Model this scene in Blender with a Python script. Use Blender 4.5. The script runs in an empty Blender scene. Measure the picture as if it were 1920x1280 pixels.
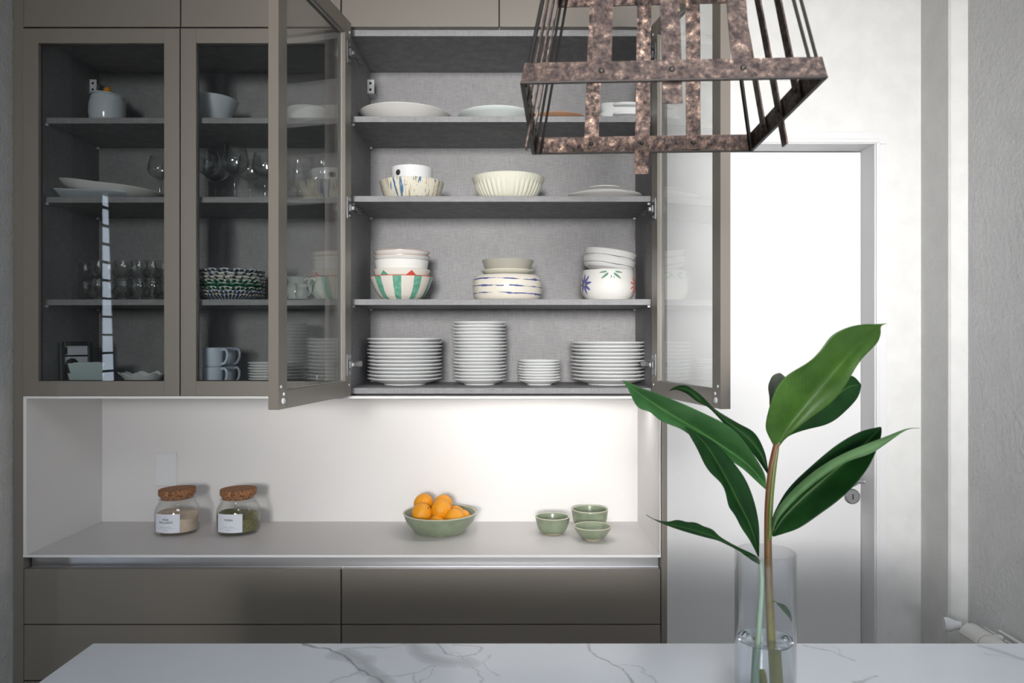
import bpy, bmesh, math, random
from math import sin, cos, pi, radians as R_, atan2, sqrt
from mathutils import Vector, Matrix, noise as mnoise

random.seed(7)
SC = bpy.context.scene
COL = SC.collection

# ------------------------------------------------------------------ camera, light, exposure
F, CX, CZ, CD = 1454.0, 969.0, 634.0, 2.18          # focal length (px of a 1920 frame), principal pixel, camera distance
CAMZ = 1.46
cd = bpy.data.cameras.new('camera'); cam = bpy.data.objects.new('camera', cd); COL.objects.link(cam)
cam.location = (0, -CD, CAMZ); cam.rotation_euler = (pi / 2, 0, 0)
cd.sensor_width = 36; cd.lens = 36 * F / 1920
cd.shift_x = (960 - CX) / 1920; cd.shift_y = -(640 - CZ) / 1920
cd.clip_start = 0.05
cd.dof.use_dof = True; cd.dof.focus_distance = 2.15; cd.dof.aperture_fstop = 9.0
SC.camera = cam

SC.view_settings.view_transform = 'Standard'; SC.view_settings.look = 'None'
SC.view_settings.gamma = 1; SC.view_settings.use_curve_mapping = False
SC.view_settings.exposure = 0.0
SC.cycles.use_denoising = True
SC.cycles.max_bounces = 10; SC.cycles.diffuse_bounces = 5; SC.cycles.glossy_bounces = 5
SC.cycles.transmission_bounces = 10; SC.cycles.transparent_max_bounces = 40
SC.cycles.sample_clamp_indirect = 6; SC.cycles.blur_glossy = 0.6

W = bpy.data.worlds.new('sky'); SC.world = W; W.use_nodes = True
W.node_tree.nodes['Background'].inputs[0].default_value = (0.72, 0.84, 1.0, 1)
W.node_tree.nodes['Background'].inputs[1].default_value = 5.5


def area_light(name, loc, target, sx, sy, power, color, spread=180, portal=False):
    l = bpy.data.lights.new(name, 'AREA'); l.shape = 'RECTANGLE'; l.size = sx; l.size_y = sy
    l.energy = power; l.color = color; l.spread = R_(spread)
    o = bpy.data.objects.new(name, l); COL.objects.link(o); o.location = loc
    o.rotation_euler = (Vector(target) - Vector(loc)).to_track_quat('-Z', 'Y').to_euler()
    if portal:
        l.cycles.is_portal = True
    return o


area_light('window_daylight', (-0.25, -7.42, 2.15), (0.33, 0, 1.84), 1.5, 1.15, 19.0, (1.0, 0.97, 0.93), 28)
area_light('side_window_daylight', (0.90, -7.42, 1.9), (1.20, 0, 1.75), 0.5, 0.7, 1.7, (1.0, 0.98, 0.96), 19)
area_light('added_ceiling_fill', (0.55, -2.7, 2.97), (0.55, -2.5, 0), 1.2, 1.0, 29, (0.86, 0.93, 1.0), 150)  # added fill lamp for drawers and island, no ceiling fitting is known
area_light('garden_door_daylight', (-2.37, -2.6, 1.2), (0, -2.6, 1.2), 0.86, 2.2, 1, (1, 1, 1), portal=True)



area_light('under_cabinet_strip_light', (0.08, 0.13, 1.283), (0.08, 0.19, 0.5), 0.56, 0.03, 0.95, (1.0, 0.97, 0.94))

# ------------------------------------------------------------------ helpers
def at(px, py, Y):
    d = Y + CD
    return Vector(((px - CX) / F * d, Y, CAMZ - (py - CZ) / F * d))


def xat(px, Y):
    return (px - CX) / F * (Y + CD)


def zat(py, Y):
    return CAMZ - (py - CZ) / F * (Y + CD)


def stand(pxc, ybase, rbase, z):
    d = (CAMZ - z) * F / (ybase - CZ)
    Y = d - CD + rbase
    return xat(pxc, Y), Y


MATS = {}


def nodes_of(m):
    return m.node_tree.nodes, m.node_tree.links


def mat(name, color, rough=0.5, metal=0.0, spec=0.5, coat=0.0, trans=0.0):
    if name in MATS:
        return MATS[name]
    m = bpy.data.materials.new(name); m.use_nodes = True
    b = m.node_tree.nodes['Principled BSDF']
    b.inputs['Base Color'].default_value = (*color, 1)
    b.inputs['Roughness'].default_value = rough
    b.inputs['Metallic'].default_value = metal
    b.inputs['Specular IOR Level'].default_value = spec
    b.inputs['Coat Weight'].default_value = coat
    b.inputs['Coat Roughness'].default_value = 0.08
    b.inputs['Transmission Weight'].default_value = trans
    MATS[name] = m
    return m


def nnew(m, typ, **kw):
    n = m.node_tree.nodes.new(typ)
    for k, v in kw.items():
        setattr(n, k, v)
    return n


def lk(m, a, b):
    m.node_tree.links.new(a, b)


def tex_obj(m, scale=(1, 1, 1)):
    tc = nnew(m, 'ShaderNodeTexCoord'); mp = nnew(m, 'ShaderNodeMapping')
    mp.inputs['Scale'].default_value = scale
    lk(m, tc.outputs['Object'], mp.inputs['Vector'])
    return mp.outputs['Vector']


def noise_fac(m, vec, scale, detail=4, rough=0.6, dist=0.0):
    n = nnew(m, 'ShaderNodeTexNoise')
    n.inputs['Scale'].default_value = scale; n.inputs['Detail'].default_value = detail
    n.inputs['Roughness'].default_value = rough; n.inputs['Distortion'].default_value = dist
    lk(m, vec, n.inputs['Vector'])
    return n.outputs['Fac']


def ramp(m, fac, stops):
    r = nnew(m, 'ShaderNodeValToRGB')
    e = r.color_ramp.elements
    while len(e) < len(stops):
        e.new(0.5)
    for el, (p, c) in zip(e, stops):
        el.position = p; el.color = (*c, 1)
    lk(m, fac, r.inputs['Fac'])
    return r.outputs['Color']


def mixc(m, fac, a, b, mode='MIX'):
    n = nnew(m, 'ShaderNodeMix', data_type='RGBA', blend_type=mode)
    if isinstance(fac, (int, float)):
        n.inputs[0].default_value = fac
    else:
        lk(m, fac, n.inputs[0])
    for v, s in ((a, n.inputs[6]), (b, n.inputs[7])):
        if isinstance(v, tuple):
            s.default_value = (*v, 1)
        else:
            lk(m, v, s)
    return n.outputs[2]


def mth(m, op, a, b=None, c=None, clamp=False):
    n = nnew(m, 'ShaderNodeMath', operation=op); n.use_clamp = clamp
    for i, v in enumerate((a, b, c)):
        if v is None:
            continue
        if isinstance(v, (int, float)):
            n.inputs[i].default_value = v
        else:
            lk(m, v, n.inputs[i])
    return n.outputs[0]


def bsdf(m):
    return m.node_tree.nodes['Principled BSDF']


def bump(m, fac, strength, dist=0.002):
    n = nnew(m, 'ShaderNodeBump')
    n.inputs['Strength'].default_value = strength; n.inputs['Distance'].default_value = dist
    lk(m, fac, n.inputs['Height']); lk(m, n.outputs['Normal'], bsdf(m).inputs['Normal'])


def polar(m):
    """object-space angle (radians, 0 towards the viewer side -Y), x, z"""
    tc = nnew(m, 'ShaderNodeTexCoord'); s = nnew(m, 'ShaderNodeSeparateXYZ')
    lk(m, tc.outputs['Object'], s.inputs[0])
    a = mth(m, 'ARCTAN2', s.outputs[0], mth(m, 'MULTIPLY', s.outputs[1], -1.0))
    return a, s.outputs[2], tc.outputs['Object']


def thin_glass(name, tint=(0.95, 0.975, 0.96), boost=1.0, rough=0.0):
    m = bpy.data.materials.new(name); m.use_nodes = True
    nt = m.node_tree; nt.nodes.clear()
    out = nt.nodes.new('ShaderNodeOutputMaterial'); mx = nt.nodes.new('ShaderNodeMixShader')
    tr = nt.nodes.new('ShaderNodeBsdfTransparent'); gl = nt.nodes.new('ShaderNodeBsdfGlossy')
    tr.inputs[0].default_value = (*tint, 1); gl.inputs['Roughness'].default_value = rough
    fr = nt.nodes.new('ShaderNodeFresnel'); fr.inputs[0].default_value = 1.5
    # the same reflectance from inside and outside of the sheet
    geo = nt.nodes.new('ShaderNodeNewGeometry')
    mi = nt.nodes.new('ShaderNodeMath'); mi.operation = 'MULTIPLY'; mi.inputs[1].default_value = boost; mi.use_clamp = True
    mior = nt.nodes.new('ShaderNodeMath'); mior.operation = 'MULTIPLY_ADD'
    mior.inputs[1].default_value = 1 / 1.5 - 1.5; mior.inputs[2].default_value = 1.5
    nt.links.new(geo.outputs['Backfacing'], mior.inputs[0]); nt.links.new(mior.outputs[0], fr.inputs[0])
    # Fresnel node already inverts the index on backfaces, so this keeps it air-to-glass on both
    nt.links.new(fr.outputs[0], mi.inputs[0]); nt.links.new(mi.outputs[0], mx.inputs[0])
    nt.links.new(tr.outputs[0], mx.inputs[1]); nt.links.new(gl.outputs[0], mx.inputs[2])
    nt.links.new(mx.outputs[0], out.inputs[0])
    MATS[name] = m
    return m


# ---- mesh helpers
def mesh_from(name, bm, smooth=True, angle=35):
    bmesh.ops.recalc_face_normals(bm, faces=bm.faces)
    me = bpy.data.meshes.new(name); bm.to_mesh(me); bm.free()
    if smooth:
        for p in me.polygons:
            p.use_smooth = True
        me.set_sharp_from_angle(angle=R_(angle))
    return me


def box(bm, x0, x1, y0, y1, z0, z1, bev=0.0, mtx=None, seg=1):
    vs = [bm.verts.new((x, y, z)) for x in (x0, x1) for y in (y0, y1) for z in (z0, z1)]
    idx = [(0, 1, 3, 2), (4, 6, 7, 5), (0, 4, 5, 1), (2, 3, 7, 6), (0, 2, 6, 4), (1, 5, 7, 3)]
    fs = [bm.faces.new([vs[i] for i in f]) for f in idx]
    if bev > 0:
        es = list({e for f in fs for e in f.edges})
        r = bmesh.ops.bevel(bm, geom=es, offset=bev, segments=seg, affect='EDGES', profile=0.5)
        vs = list({v for f in r['faces'] for v in f.verts} | {v for v in vs if v.is_valid})
    if mtx is not None:
        bmesh.ops.transform(bm, matrix=mtx, verts=[v for v in vs if v.is_valid])
    return vs


def boxmesh(name, x0, x1, y0, y1, z0, z1, bev=0.001):
    bm = bmesh.new(); box(bm, x0, x1, y0, y1, z0, z1, bev)
    return mesh_from(name, bm, True, 30)


def lathe(bm, prof, seg=48, mod=None, closed=False):
    rings = []
    for (r, z) in prof:
        if r < 1e-6:
            rings.append([bm.verts.new((0, 0, z))])
        else:
            ring = []
            for i in range(seg):
                a = 2 * pi * i / seg
                rr, zz = (r, z) if mod is None else mod(r, z, a)
                ring.append(bm.verts.new((rr * cos(a), rr * sin(a), zz)))
            rings.append(ring)
    pairs = list(zip(rings[:-1], rings[1:]))
    if closed:
        pairs.append((rings[-1], rings[0]))
    for a, b in pairs:
        if len(a) == 1 and len(b) == 1:
            continue
        for i in range(seg):
            j = (i + 1) % seg
            if len(a) == 1:
                bm.faces.new((a[0], b[i], b[j]))
            elif len(b) == 1:
                bm.faces.new((a[i], a[j], b[0]))
            else:
                bm.faces.new((a[i], a[j], b[j], b[i]))


def lathemesh(name, prof, seg=48, mod=None, angle=40, closed=False):
    bm = bmesh.new(); lathe(bm, prof, seg, mod, closed)
    return mesh_from(name, bm, True, angle)


def tube(bm, pts, rad, seg=10, caps=True):
    pts = [Vector(p) for p in pts]
    n = len(pts)
    rads = rad if isinstance(rad, (list, tuple)) else [rad] * n
    rings = []
    up = Vector((0, 0, 1))
    prev = None
    for i, p in enumerate(pts):
        t = (pts[min(i + 1, n - 1)] - pts[max(i - 1, 0)]).normalized()
        if prev is None:
            a = up if abs(t.dot(up)) < 0.95 else Vector((1, 0, 0))
            u = t.cross(a).normalized()
        else:
            u = (prev - t * prev.dot(t)).normalized()
        prev = u
        v = t.cross(u)
        rings.append([bm.verts.new(p + (u * cos(2 * pi * k / seg) + v * sin(2 * pi * k / seg)) * rads[i]) for k in range(seg)])
    for a, b in zip(rings[:-1], rings[1:]):
        for i in range(seg):
            j = (i + 1) % seg
            bm.faces.new((a[i], a[j], b[j], b[i]))
    if caps:
        bm.faces.new(rings[0][::-1]); bm.faces.new(rings[-1])


def smoothpts(pts, n):
    """Catmull-Rom resample to n points, even in arc length"""
    P = [Vector(p) for p in pts]
    if len(P) == 2:
        return [P[0].lerp(P[1], i / (n - 1)) for i in range(n)]
    dense = []
    for i in range(len(P) - 1):
        p0 = P[i - 1] if i > 0 else P[0] * 2 - P[1]
        p1, p2 = P[i], P[i + 1]
        p3 = P[i + 2] if i + 2 < len(P) else P[-1] * 2 - P[-2]
        for k in range(12):
            t = k / 12
            dense.append(0.5 * ((2 * p1) + (p2 - p0) * t + (2 * p0 - 5 * p1 + 4 * p2 - p3) * t * t + (3 * p1 - p0 - 3 * p2 + p3) * t ** 3))
    dense.append(P[-1])
    L = [0]
    for a, b in zip(dense[:-1], dense[1:]):
        L.append(L[-1] + (b - a).length)
    out, j = [], 0
    for i in range(n):
        s = L[-1] * i / (n - 1)
        while j < len(L) - 2 and L[j + 1] < s:
            j += 1
        f = (s - L[j]) / max(L[j + 1] - L[j], 1e-9)
        out.append(dense[j].lerp(dense[j + 1], min(max(f, 0), 1)))
    return out


# ---- object helpers
def link(name, me, material, parent=None, loc=(0, 0, 0), rot=(0, 0, 0)):
    o = bpy.data.objects.new(name, me); COL.objects.link(o)
    o.location = loc; o.rotation_euler = rot
    if parent is not None:
        o.parent = parent
    if me is not None and material is not None and len(me.materials) == 0:
        for mm in (material if isinstance(material, (list, tuple)) else [material]):
            me.materials.append(mm)
    return o


def tag(o, label, cat, group=None):
    o['label'] = label; o['category'] = cat; o['kind'] = 'thing'
    if group:
        o['group'] = group
    return o


def thing(name, label, cat, loc=(0, 0, 0), rot=(0, 0, 0), group=None):
    o = bpy.data.objects.new(name, None); COL.objects.link(o)
    o.empty_display_size = 0.05
    o.location = loc; o.rotation_euler = rot
    return tag(o, label, cat, group)


def solo(name, me, material, label, cat, loc=(0, 0, 0), rot=(0, 0, 0), group=None):
    return tag(link(name, me, material, None, loc, rot), label, cat, group)


def struct(name, me, material, parent=None, loc=(0, 0, 0)):
    o = link(name, me, material, parent, loc); o['kind'] = 'structure'
    return o


def dup(o, loc, label, rot=None, group=None):
    c = o.copy(); COL.objects.link(c); c.location = loc
    if rot is not None:
        c.rotation_euler = rot
    c['label'] = label
    if group:
        c['group'] = group
    for ch in list(o.children):
        k = ch.copy(); COL.objects.link(k); k.parent = c
        for g in list(ch.children):
            q = g.copy(); COL.objects.link(q); q.parent = k
    return c


ORD = ['', 'top', 'second', 'third', 'fourth', 'fifth', 'sixth', 'seventh', 'eighth', 'ninth', 'tenth', 'eleventh', 'twelfth',
       'thirteenth', 'fourteenth', 'fifteenth', 'sixteenth', 'seventeenth', 'eighteenth', 'nineteenth', 'twentieth']

# ------------------------------------------------------------------ materials
# taupe satin lacquer
TAUPE = mat('taupe_lacquer', (0.195, 0.172, 0.147), 0.34, 0.0, 0.8)
TAUPE_IN = mat('taupe_lacquer_inside', (0.215, 0.190, 0.160), 0.4, 0.0, 0.5)

LINEN = mat('grey_linen_melamine', (0.26, 0.26, 0.27), 0.6)
v = tex_obj(LINEN, (1, 1, 1))


def stretched(m, sc, scale):
    mp = nnew(m, 'ShaderNodeMapping'); mp.inputs['Scale'].default_value = sc
    tc = nnew(m, 'ShaderNodeTexCoord'); lk(m, tc.outputs['Object'], mp.inputs['Vector'])
    return noise_fac(m, mp.outputs['Vector'], scale, 3, 0.65)


h1 = stretched(LINEN, (0.08, 0.08, 1), 420)
h2 = stretched(LINEN, (1, 1, 0.05), 420)
h3 = stretched(LINEN, (1, 1, 1), 18)
w1 = mth(LINEN, 'ADD', mth(LINEN, 'MULTIPLY', h1, 0.5), mth(LINEN, 'MULTIPLY', h2, 0.5))
w2 = mth(LINEN, 'ADD', mth(LINEN, 'MULTIPLY', w1, 0.85), mth(LINEN, 'MULTIPLY', h3, 0.15))
lk(LINEN, ramp(LINEN, w2, [(0.36, (0.20, 0.198, 0.205)), (0.5, (0.272, 0.269, 0.277)), (0.64, (0.345, 0.34, 0.345))]), bsdf(LINEN).inputs['Base Color'])

NICHE = mat('white_niche_laminate', (0.80, 0.785, 0.775), 0.4)
COUNTER = mat('pale_grey_worktop', (0.66, 0.64, 0.63), 0.42)
EDGE = mat('white_edge_band', (0.82, 0.82, 0.83), 0.4)
STEEL = mat('brushed_steel', (0.62, 0.62, 0.64), 0.3, 1.0)
DARKSTEEL = mat('dull_dark_steel', (0.28, 0.28, 0.29), 0.5, 0.9)
CHROME = mat('nickel_plated_metal', (0.36, 0.36, 0.37), 0.32, 1.0)
WHITEPL = mat('white_plastic', (0.82, 0.83, 0.85), 0.4)
SEAL = mat('grey_glazing_seal', (0.45, 0.45, 0.42), 0.5)
DARKGAP = mat('dark_carcass', (0.03, 0.03, 0.03), 0.6)
BLACKTRIM = mat('black_seal', (0.02, 0.02, 0.02), 0.6)


def plaster(name, color, strength, scale=90, d=0.0025):
    m = mat(name, color, 0.85, 0, 0.3)
    v = tex_obj(m)
    f = noise_fac(m, v, scale, 5, 0.6)
    f2 = noise_fac(m, v, scale * 0.16, 3, 0.5)
    bump(m, mth(m, 'ADD', f, mth(m, 'MULTIPLY', f2, 0.6)), strength, d)
    c = tuple(x * 0.94 for x in color)
    lk(m, ramp(m, f2, [(0.35, c), (0.65, color)]), bsdf(m).inputs['Base Color'])
    return m


PLASTER = plaster('white_rough_plaster', (0.83, 0.83, 0.82), 0.6, 75, .003)
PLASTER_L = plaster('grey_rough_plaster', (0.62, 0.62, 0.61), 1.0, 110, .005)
PLASTER_R = plaster('pale_grey_rough_plaster', (0.84, 0.84, 0.845), 1.0, 55, .005)
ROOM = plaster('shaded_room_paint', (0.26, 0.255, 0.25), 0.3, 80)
DOORW = mat('white_door_lacquer', (0.80, 0.80, 0.81), 0.45)
CEIL = mat('ceiling_paint', (0.55, 0.53, 0.50), 0.9)
FLOORM = mat('oak_floor', (0.16, 0.11, 0.08), 0.45)
v = tex_obj(FLOORM, (1, 9, 1))
lk(FLOORM, ramp(FLOORM, noise_fac(FLOORM, v, 6, 5), [(0.3, (0.52, 0.48, 0.43)), (0.7, (0.60, 0.56, 0.51))]), bsdf(FLOORM).inputs['Base Color'])

PORC = mat('white_porcelain', (0.86, 0.87, 0.87), 0.16, 0, 0.5, 0.3)
PORC_BLUE = mat('bluish_white_porcelain', (0.70, 0.76, 0.82), 0.14, 0, 0.5, 0.4)
PORC_CREAM = mat('cream_glazed_stoneware', (0.80, 0.79, 0.66), 0.2, 0, 0.5, 0.4)
PORC_WARM = mat('warm_white_glaze', (0.88, 0.865, 0.83), 0.18, 0, 0.5, 0.4)
PORC_MINT = mat('pale_mint_porcelain', (0.77, 0.83, 0.81), 0.14, 0, 0.5, 0.4)
GREYGREEN = mat('grey_green_glaze', (0.42, 0.40, 0.34), 0.3, 0, 0.5, 0.2)
TERRA = mat('terracotta_rim', (0.45, 0.26, 0.16), 0.35)
COPPER = mat('copper_brown_glaze', (0.30, 0.09, 0.04), 0.2, 0.3)
PINKRIM = mat('brown_pink_rim_glaze', (0.60, 0.42, 0.36), 0.25)
SAGE = mat('sage_green_glaze', (0.27, 0.325, 0.225), 0.28, 0, 0.5, 0.25)
v = tex_obj(SAGE)
lk(SAGE, ramp(SAGE, noise_fac(SAGE, v, 25, 4), [(0.35, (0.20, 0.245, 0.165)), (0.65, (0.275, 0.32, 0.225))]), bsdf(SAGE).inputs['Base Color'])
SAGE_RIM = mat('worn_pale_rim_glaze', (0.50, 0.50, 0.38), 0.3)
BISQUE = mat('unglazed_clay', (0.40, 0.35, 0.25), 0.7)

ORANGE = mat('orange_peel', (0.85, 0.36, 0.02), 0.42, 0, 0.5)
v = tex_obj(ORANGE)
lk(ORANGE, ramp(ORANGE, noise_fac(ORANGE, v, 18, 3), [(0.35, (0.80, 0.28, 0.008)), (0.7, (0.90, 0.42, 0.015))]), bsdf(ORANGE).inputs['Base Color'])
bump(ORANGE, noise_fac(ORANGE, v, 420, 2), 0.25, 0.001)
ORANGE_NAVEL = mat('orange_stem_scar', (0.10, 0.07, 0.02), 0.7)

CORK = mat('cork', (0.30, 0.15, 0.07), 0.85)
v = tex_obj(CORK)
lk(CORK, ramp(CORK, noise_fac(CORK, v, 160, 5, 0.7), [(0.38, (0.13, 0.05, 0.02)), (0.5, (0.34, 0.15, 0.065)), (0.66, (0.46, 0.25, 0.13))]), bsdf(CORK).inputs['Base Color'])
CRUMBS = mat('bread_crumbs', (0.62, 0.50, 0.36), 0.9)
v = tex_obj(CRUMBS)
lk(CRUMBS, ramp(CRUMBS, noise_fac(CRUMBS, v, 420, 3, 0.7), [(0.35, (0.60, 0.45, 0.32)), (0.65, (0.95, 0.80, 0.66))]), bsdf(CRUMBS).inputs['Base Color'])
bump(CRUMBS, noise_fac(CRUMBS, v, 420, 3, 0.7), 0.6, 0.002)
YERBA = mat('dried_green_herb', (0.2, 0.19, 0.06), 0.9)
v = tex_obj(YERBA)
lk(YERBA, ramp(YERBA, noise_fac(YERBA, v, 300, 4, 0.75), [(0.36, (0.06, 0.055, 0.02)), (0.52, (0.20, 0.185, 0.06)), (0.68, (0.46, 0.42, 0.2))]), bsdf(YERBA).inputs['Base Color'])
bump(YERBA, noise_fac(YERBA, v, 300, 3, 0.7), 0.7, 0.003)
PAPER = mat('white_label_paper', (0.80, 0.83, 0.90), 0.7)
INK = mat('black_ink', (0.04, 0.045, 0.06), 0.7)
INK_SOFT = mat('grey_ink', (0.32, 0.34, 0.40), 0.7)

PANE = thin_glass('clear_door_glass', (0.865, 0.875, 0.87), 1.1)
GLASS = thin_glass('clear_tableware_glass', (0.985, 0.99, 0.99), 2.4)
VASEG = thin_glass('clear_vase_glass', (0.985, 0.99, 0.995), 1.6)
JARG = thin_glass('clear_jar_glass', (0.98, 0.985, 0.98), 1.2)
WATER = mat('water', (0.93, 0.96, 0.98), 0.0, 0, 0.5, 0, 1.0)
bsdf(WATER).inputs['IOR'].default_value = 1.33

# rusted lantern iron
RUST = mat('rusted_iron', (0.2, 0.14, 0.11), 0.45, 0.75)
v = tex_obj(RUST)
n1 = noise_fac(RUST, v, 95, 6, 0.72); n2 = noise_fac(RUST, v, 260, 3, 0.6)
mixn = mth(RUST, 'ADD', mth(RUST, 'MULTIPLY', n1, 0.7), mth(RUST, 'MULTIPLY', n2, 0.3))
lk(RUST, ramp(RUST, mixn, [(0.36, (0.016, 0.014, 0.015)), (0.48, (0.056, 0.040, 0.036)), (0.58, (0.105, 0.070, 0.055)), (0.70, (0.33, 0.225, 0.16))]), bsdf(RUST).inputs['Base Color'])
lk(RUST, ramp(RUST, n1, [(0.35, (0.62, 0.62, 0.62)), (0.65, (0.30, 0.30, 0.30))]), bsdf(RUST).inputs['Roughness'])
bump(RUST, n2, 0.35, 0.001)
IRON = mat('blackened_iron', (0.035, 0.03, 0.028), 0.5, 0.6)


# leaves
def leafmat(name, c1, c2, rib, rough=0.42, transl=0.25, spec=0.4):
    m = mat(name, c1, rough, 0, spec)
    uv = nnew(m, 'ShaderNodeUVMap'); s = nnew(m, 'ShaderNodeSeparateXYZ'); lk(m, uv.outputs[0], s.inputs[0])
    au = mth(m, 'ABSOLUTE', mth(m, 'SUBTRACT', s.outputs[0], 0.5))
    # side veins sweep from the rib towards the tip
    vein = mth(m, 'SINE', mth(m, 'MULTIPLY', mth(m, 'SUBTRACT', s.outputs[1], mth(m, 'MULTIPLY', au, 0.55)), 230.0))
    vv = tex_obj(m)
    nz = noise_fac(m, vv, 22, 4)
    f = mth(m, 'ADD', mth(m, 'MULTIPLY', vein, 0.045), nz)
    col = ramp(m, f, [(0.35, c1), (0.68, c2)])
    ribm = mth(m, 'LESS_THAN', au, 0.016)
    col2 = mixc(m, mth(m, 'MULTIPLY', ribm, 0.75), col, rib)
    lk(m, col2, bsdf(m).inputs['Base Color'])
    bump(m, vein, 0.05, 0.0005)
    nt = m.node_tree
    tl = nt.nodes.new('ShaderNodeBsdfTranslucent'); mx = nt.nodes.new('ShaderNodeMixShader')
    mx.inputs[0].default_value = transl
    lk(m, col2, tl.inputs[0])
    out = nt.nodes['Material Output']
    nt.links.new(bsdf(m).outputs[0], mx.inputs[1]); nt.links.new(tl.outputs[0], mx.inputs[2]); nt.links.new(mx.outputs[0], out.inputs[0])
    return m


LEAF_DARK = leafmat('dark_green_leaf', (0.003, 0.023, 0.004), (0.007, 0.042, 0.007), (0.05, 0.11, 0.02), 0.5, 0.10, 0.22)
LEAF_MID = leafmat('mid_green_leaf', (0.022, 0.085, 0.022), (0.042, 0.125, 0.034), (0.09, 0.22, 0.06), 0.45, 0.15)
LEAF_LIGHT = leafmat('fresh_green_leaf', (0.034, 0.092, 0.012), (0.062, 0.145, 0.022), (0.045, 0.105, 0.016), 0.42, 0.25)
LEAF_UNDER = leafmat('grey_green_leaf_underside', (0.075, 0.155, 0.06), (0.12, 0.22, 0.10), (0.14, 0.25, 0.10), 0.7, 0.15, 0.15)
LEAF_GREY = leafmat('dull_grey_leaf_back', (0.10, 0.125, 0.09), (0.16, 0.18, 0.13), (0.2, 0.2, 0.15), 0.6, 0.1)
STEM = mat('brown_green_stem', (0.2, 0.12, 0.06), 0.45)
v = tex_obj(STEM, (1, 1, 1))
sx_ = nnew(STEM, 'ShaderNodeSeparateXYZ'); tc_ = nnew(STEM, 'ShaderNodeTexCoord'); lk(STEM, tc_.outputs['Object'], sx_.inputs[0])
stf = mth(STEM, 'ADD', mth(STEM, 'MULTIPLY', noise_fac(STEM, v, 60, 3), 0.35), mth(STEM, 'MULTIPLY', mth(STEM, 'SUBTRACT', sx_.outputs[2], 0.95), 2.2))
lk(STEM, ramp(STEM, stf, [(0.2, (0.17, 0.17, 0.02)), (0.5, (0.10, 0.062, 0.016)), (0.9, (0.135, 0.052, 0.022))]), bsdf(STEM).inputs['Base Color'])
STEM_G = mat('dark_olive_stem', (0.085, 0.115, 0.022), 0.45)
STEM_BLUE = mat('pale_green_stem', (0.25, 0.36, 0.26), 0.4)

# ------------------------------------------------------------------ room shell
XW_R = 1.414            # right wall
XW_L = -1.405           # left wall stub face
XFAR = -2.34            # far left wall with the garden door
YB = 0.42               # back wall plane
YREAR = -7.30
H_ROOM = 3.0


def boxes(name, lst, bev=0.0):
    bm = bmesh.new()
    for b in lst:
        box(bm, *b, bev)
    return mesh_from(name, bm, False)


struct('floor', boxmesh('floor', XFAR - .2, XW_R + .2, YREAR - .3, YB + .8, -0.1, 0, 0), FLOORM)
struct('ceiling', boxmesh('ceiling', XFAR - .2, XW_R + .2, YREAR - .3, YB + .8, H_ROOM, H_ROOM + .1, 0), CEIL)
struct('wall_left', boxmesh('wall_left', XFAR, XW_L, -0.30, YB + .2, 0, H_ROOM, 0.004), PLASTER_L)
struct('wall_right', boxmesh('wall_right', XW_R, XW_R + .2, YREAR - .3, YB + .2, 0, H_ROOM, 0), PLASTER_R)
DX0, DX1, DZ1 = 0.30, 1.194, 2.108
def prism_y(name, poly, y0, y1):
    bm = bmesh.new()
    a = [bm.verts.new((x, y0, z)) for x, z in poly]; b = [bm.verts.new((x, y1, z)) for x, z in poly]
    bm.faces.new(a); bm.faces.new(b[::-1])
    for i in range(len(poly)):
        k = (i + 1) % len(poly)
        bm.faces.new((a[i], b[i], b[k], a[k]))
    return mesh_from(name, bm, False)


ZL = DZ1 + .012
struct('wall_back', prism_y('wall_back', [(XW_L, 0), (DX0, 0), (DX0, ZL), (DX1 + .012, ZL), (DX1 + .012, 0), (XW_R, 0), (XW_R, H_ROOM), (XW_L, H_ROOM)], YB, YB + .2), PLASTER)
# pilaster in the corner
YP = 0.25
struct('trim_1', boxmesh('pilaster', 1.355, XW_R + .01, YP, YB + .01, 0, H_ROOM, 0.006), PLASTER)
# rear wall with a window opening
WX0, WX1, WZ0, WZ1 = -1.02, 0.52, 1.55, 2.75
VX0, VX1 = 0.64, 1.20
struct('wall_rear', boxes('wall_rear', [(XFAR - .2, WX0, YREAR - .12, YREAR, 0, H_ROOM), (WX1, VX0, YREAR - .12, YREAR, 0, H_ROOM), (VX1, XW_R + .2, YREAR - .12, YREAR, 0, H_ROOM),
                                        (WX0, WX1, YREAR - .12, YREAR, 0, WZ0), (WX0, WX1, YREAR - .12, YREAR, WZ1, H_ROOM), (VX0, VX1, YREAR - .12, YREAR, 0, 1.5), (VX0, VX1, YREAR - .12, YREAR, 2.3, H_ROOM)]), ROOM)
bm = bmesh.new()
for (a, b, c, d) in ((VX0, VX0 + .03, 1.5, 2.3), (VX1 - .03, VX1, 1.5, 2.3), (VX0 + .03, VX1 - .03, 1.5, 1.53), (VX0 + .03, VX1 - .03, 2.27, 2.3)):
    box(bm, a, b, YREAR - .05, YREAR - .01, c, d, .002)
struct('window_3', mesh_from('window_frame', bm), DOORW)
bm = bmesh.new()
for (a, b, c, d) in ((WX0, WX0 + .04, WZ0, WZ1), (WX1 - .04, WX1, WZ0, WZ1), (WX0, WX1, WZ0, WZ0 + .04), (WX0, WX1, WZ1 - .04, WZ1)):
    box(bm, a, b, YREAR - .05, YREAR - .01, c, d, .002)
win1 = struct('window_1', mesh_from('window_frame', bm), DOORW)
for k in (1, 2):
    z = WZ0 + (WZ1 - WZ0) * k / 3
    link('muntin', boxmesh('muntin', WX0 + .04, WX1 - .04, YREAR - .045, YREAR - .02, z - .008, z + .008), DOORW, win1)
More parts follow.
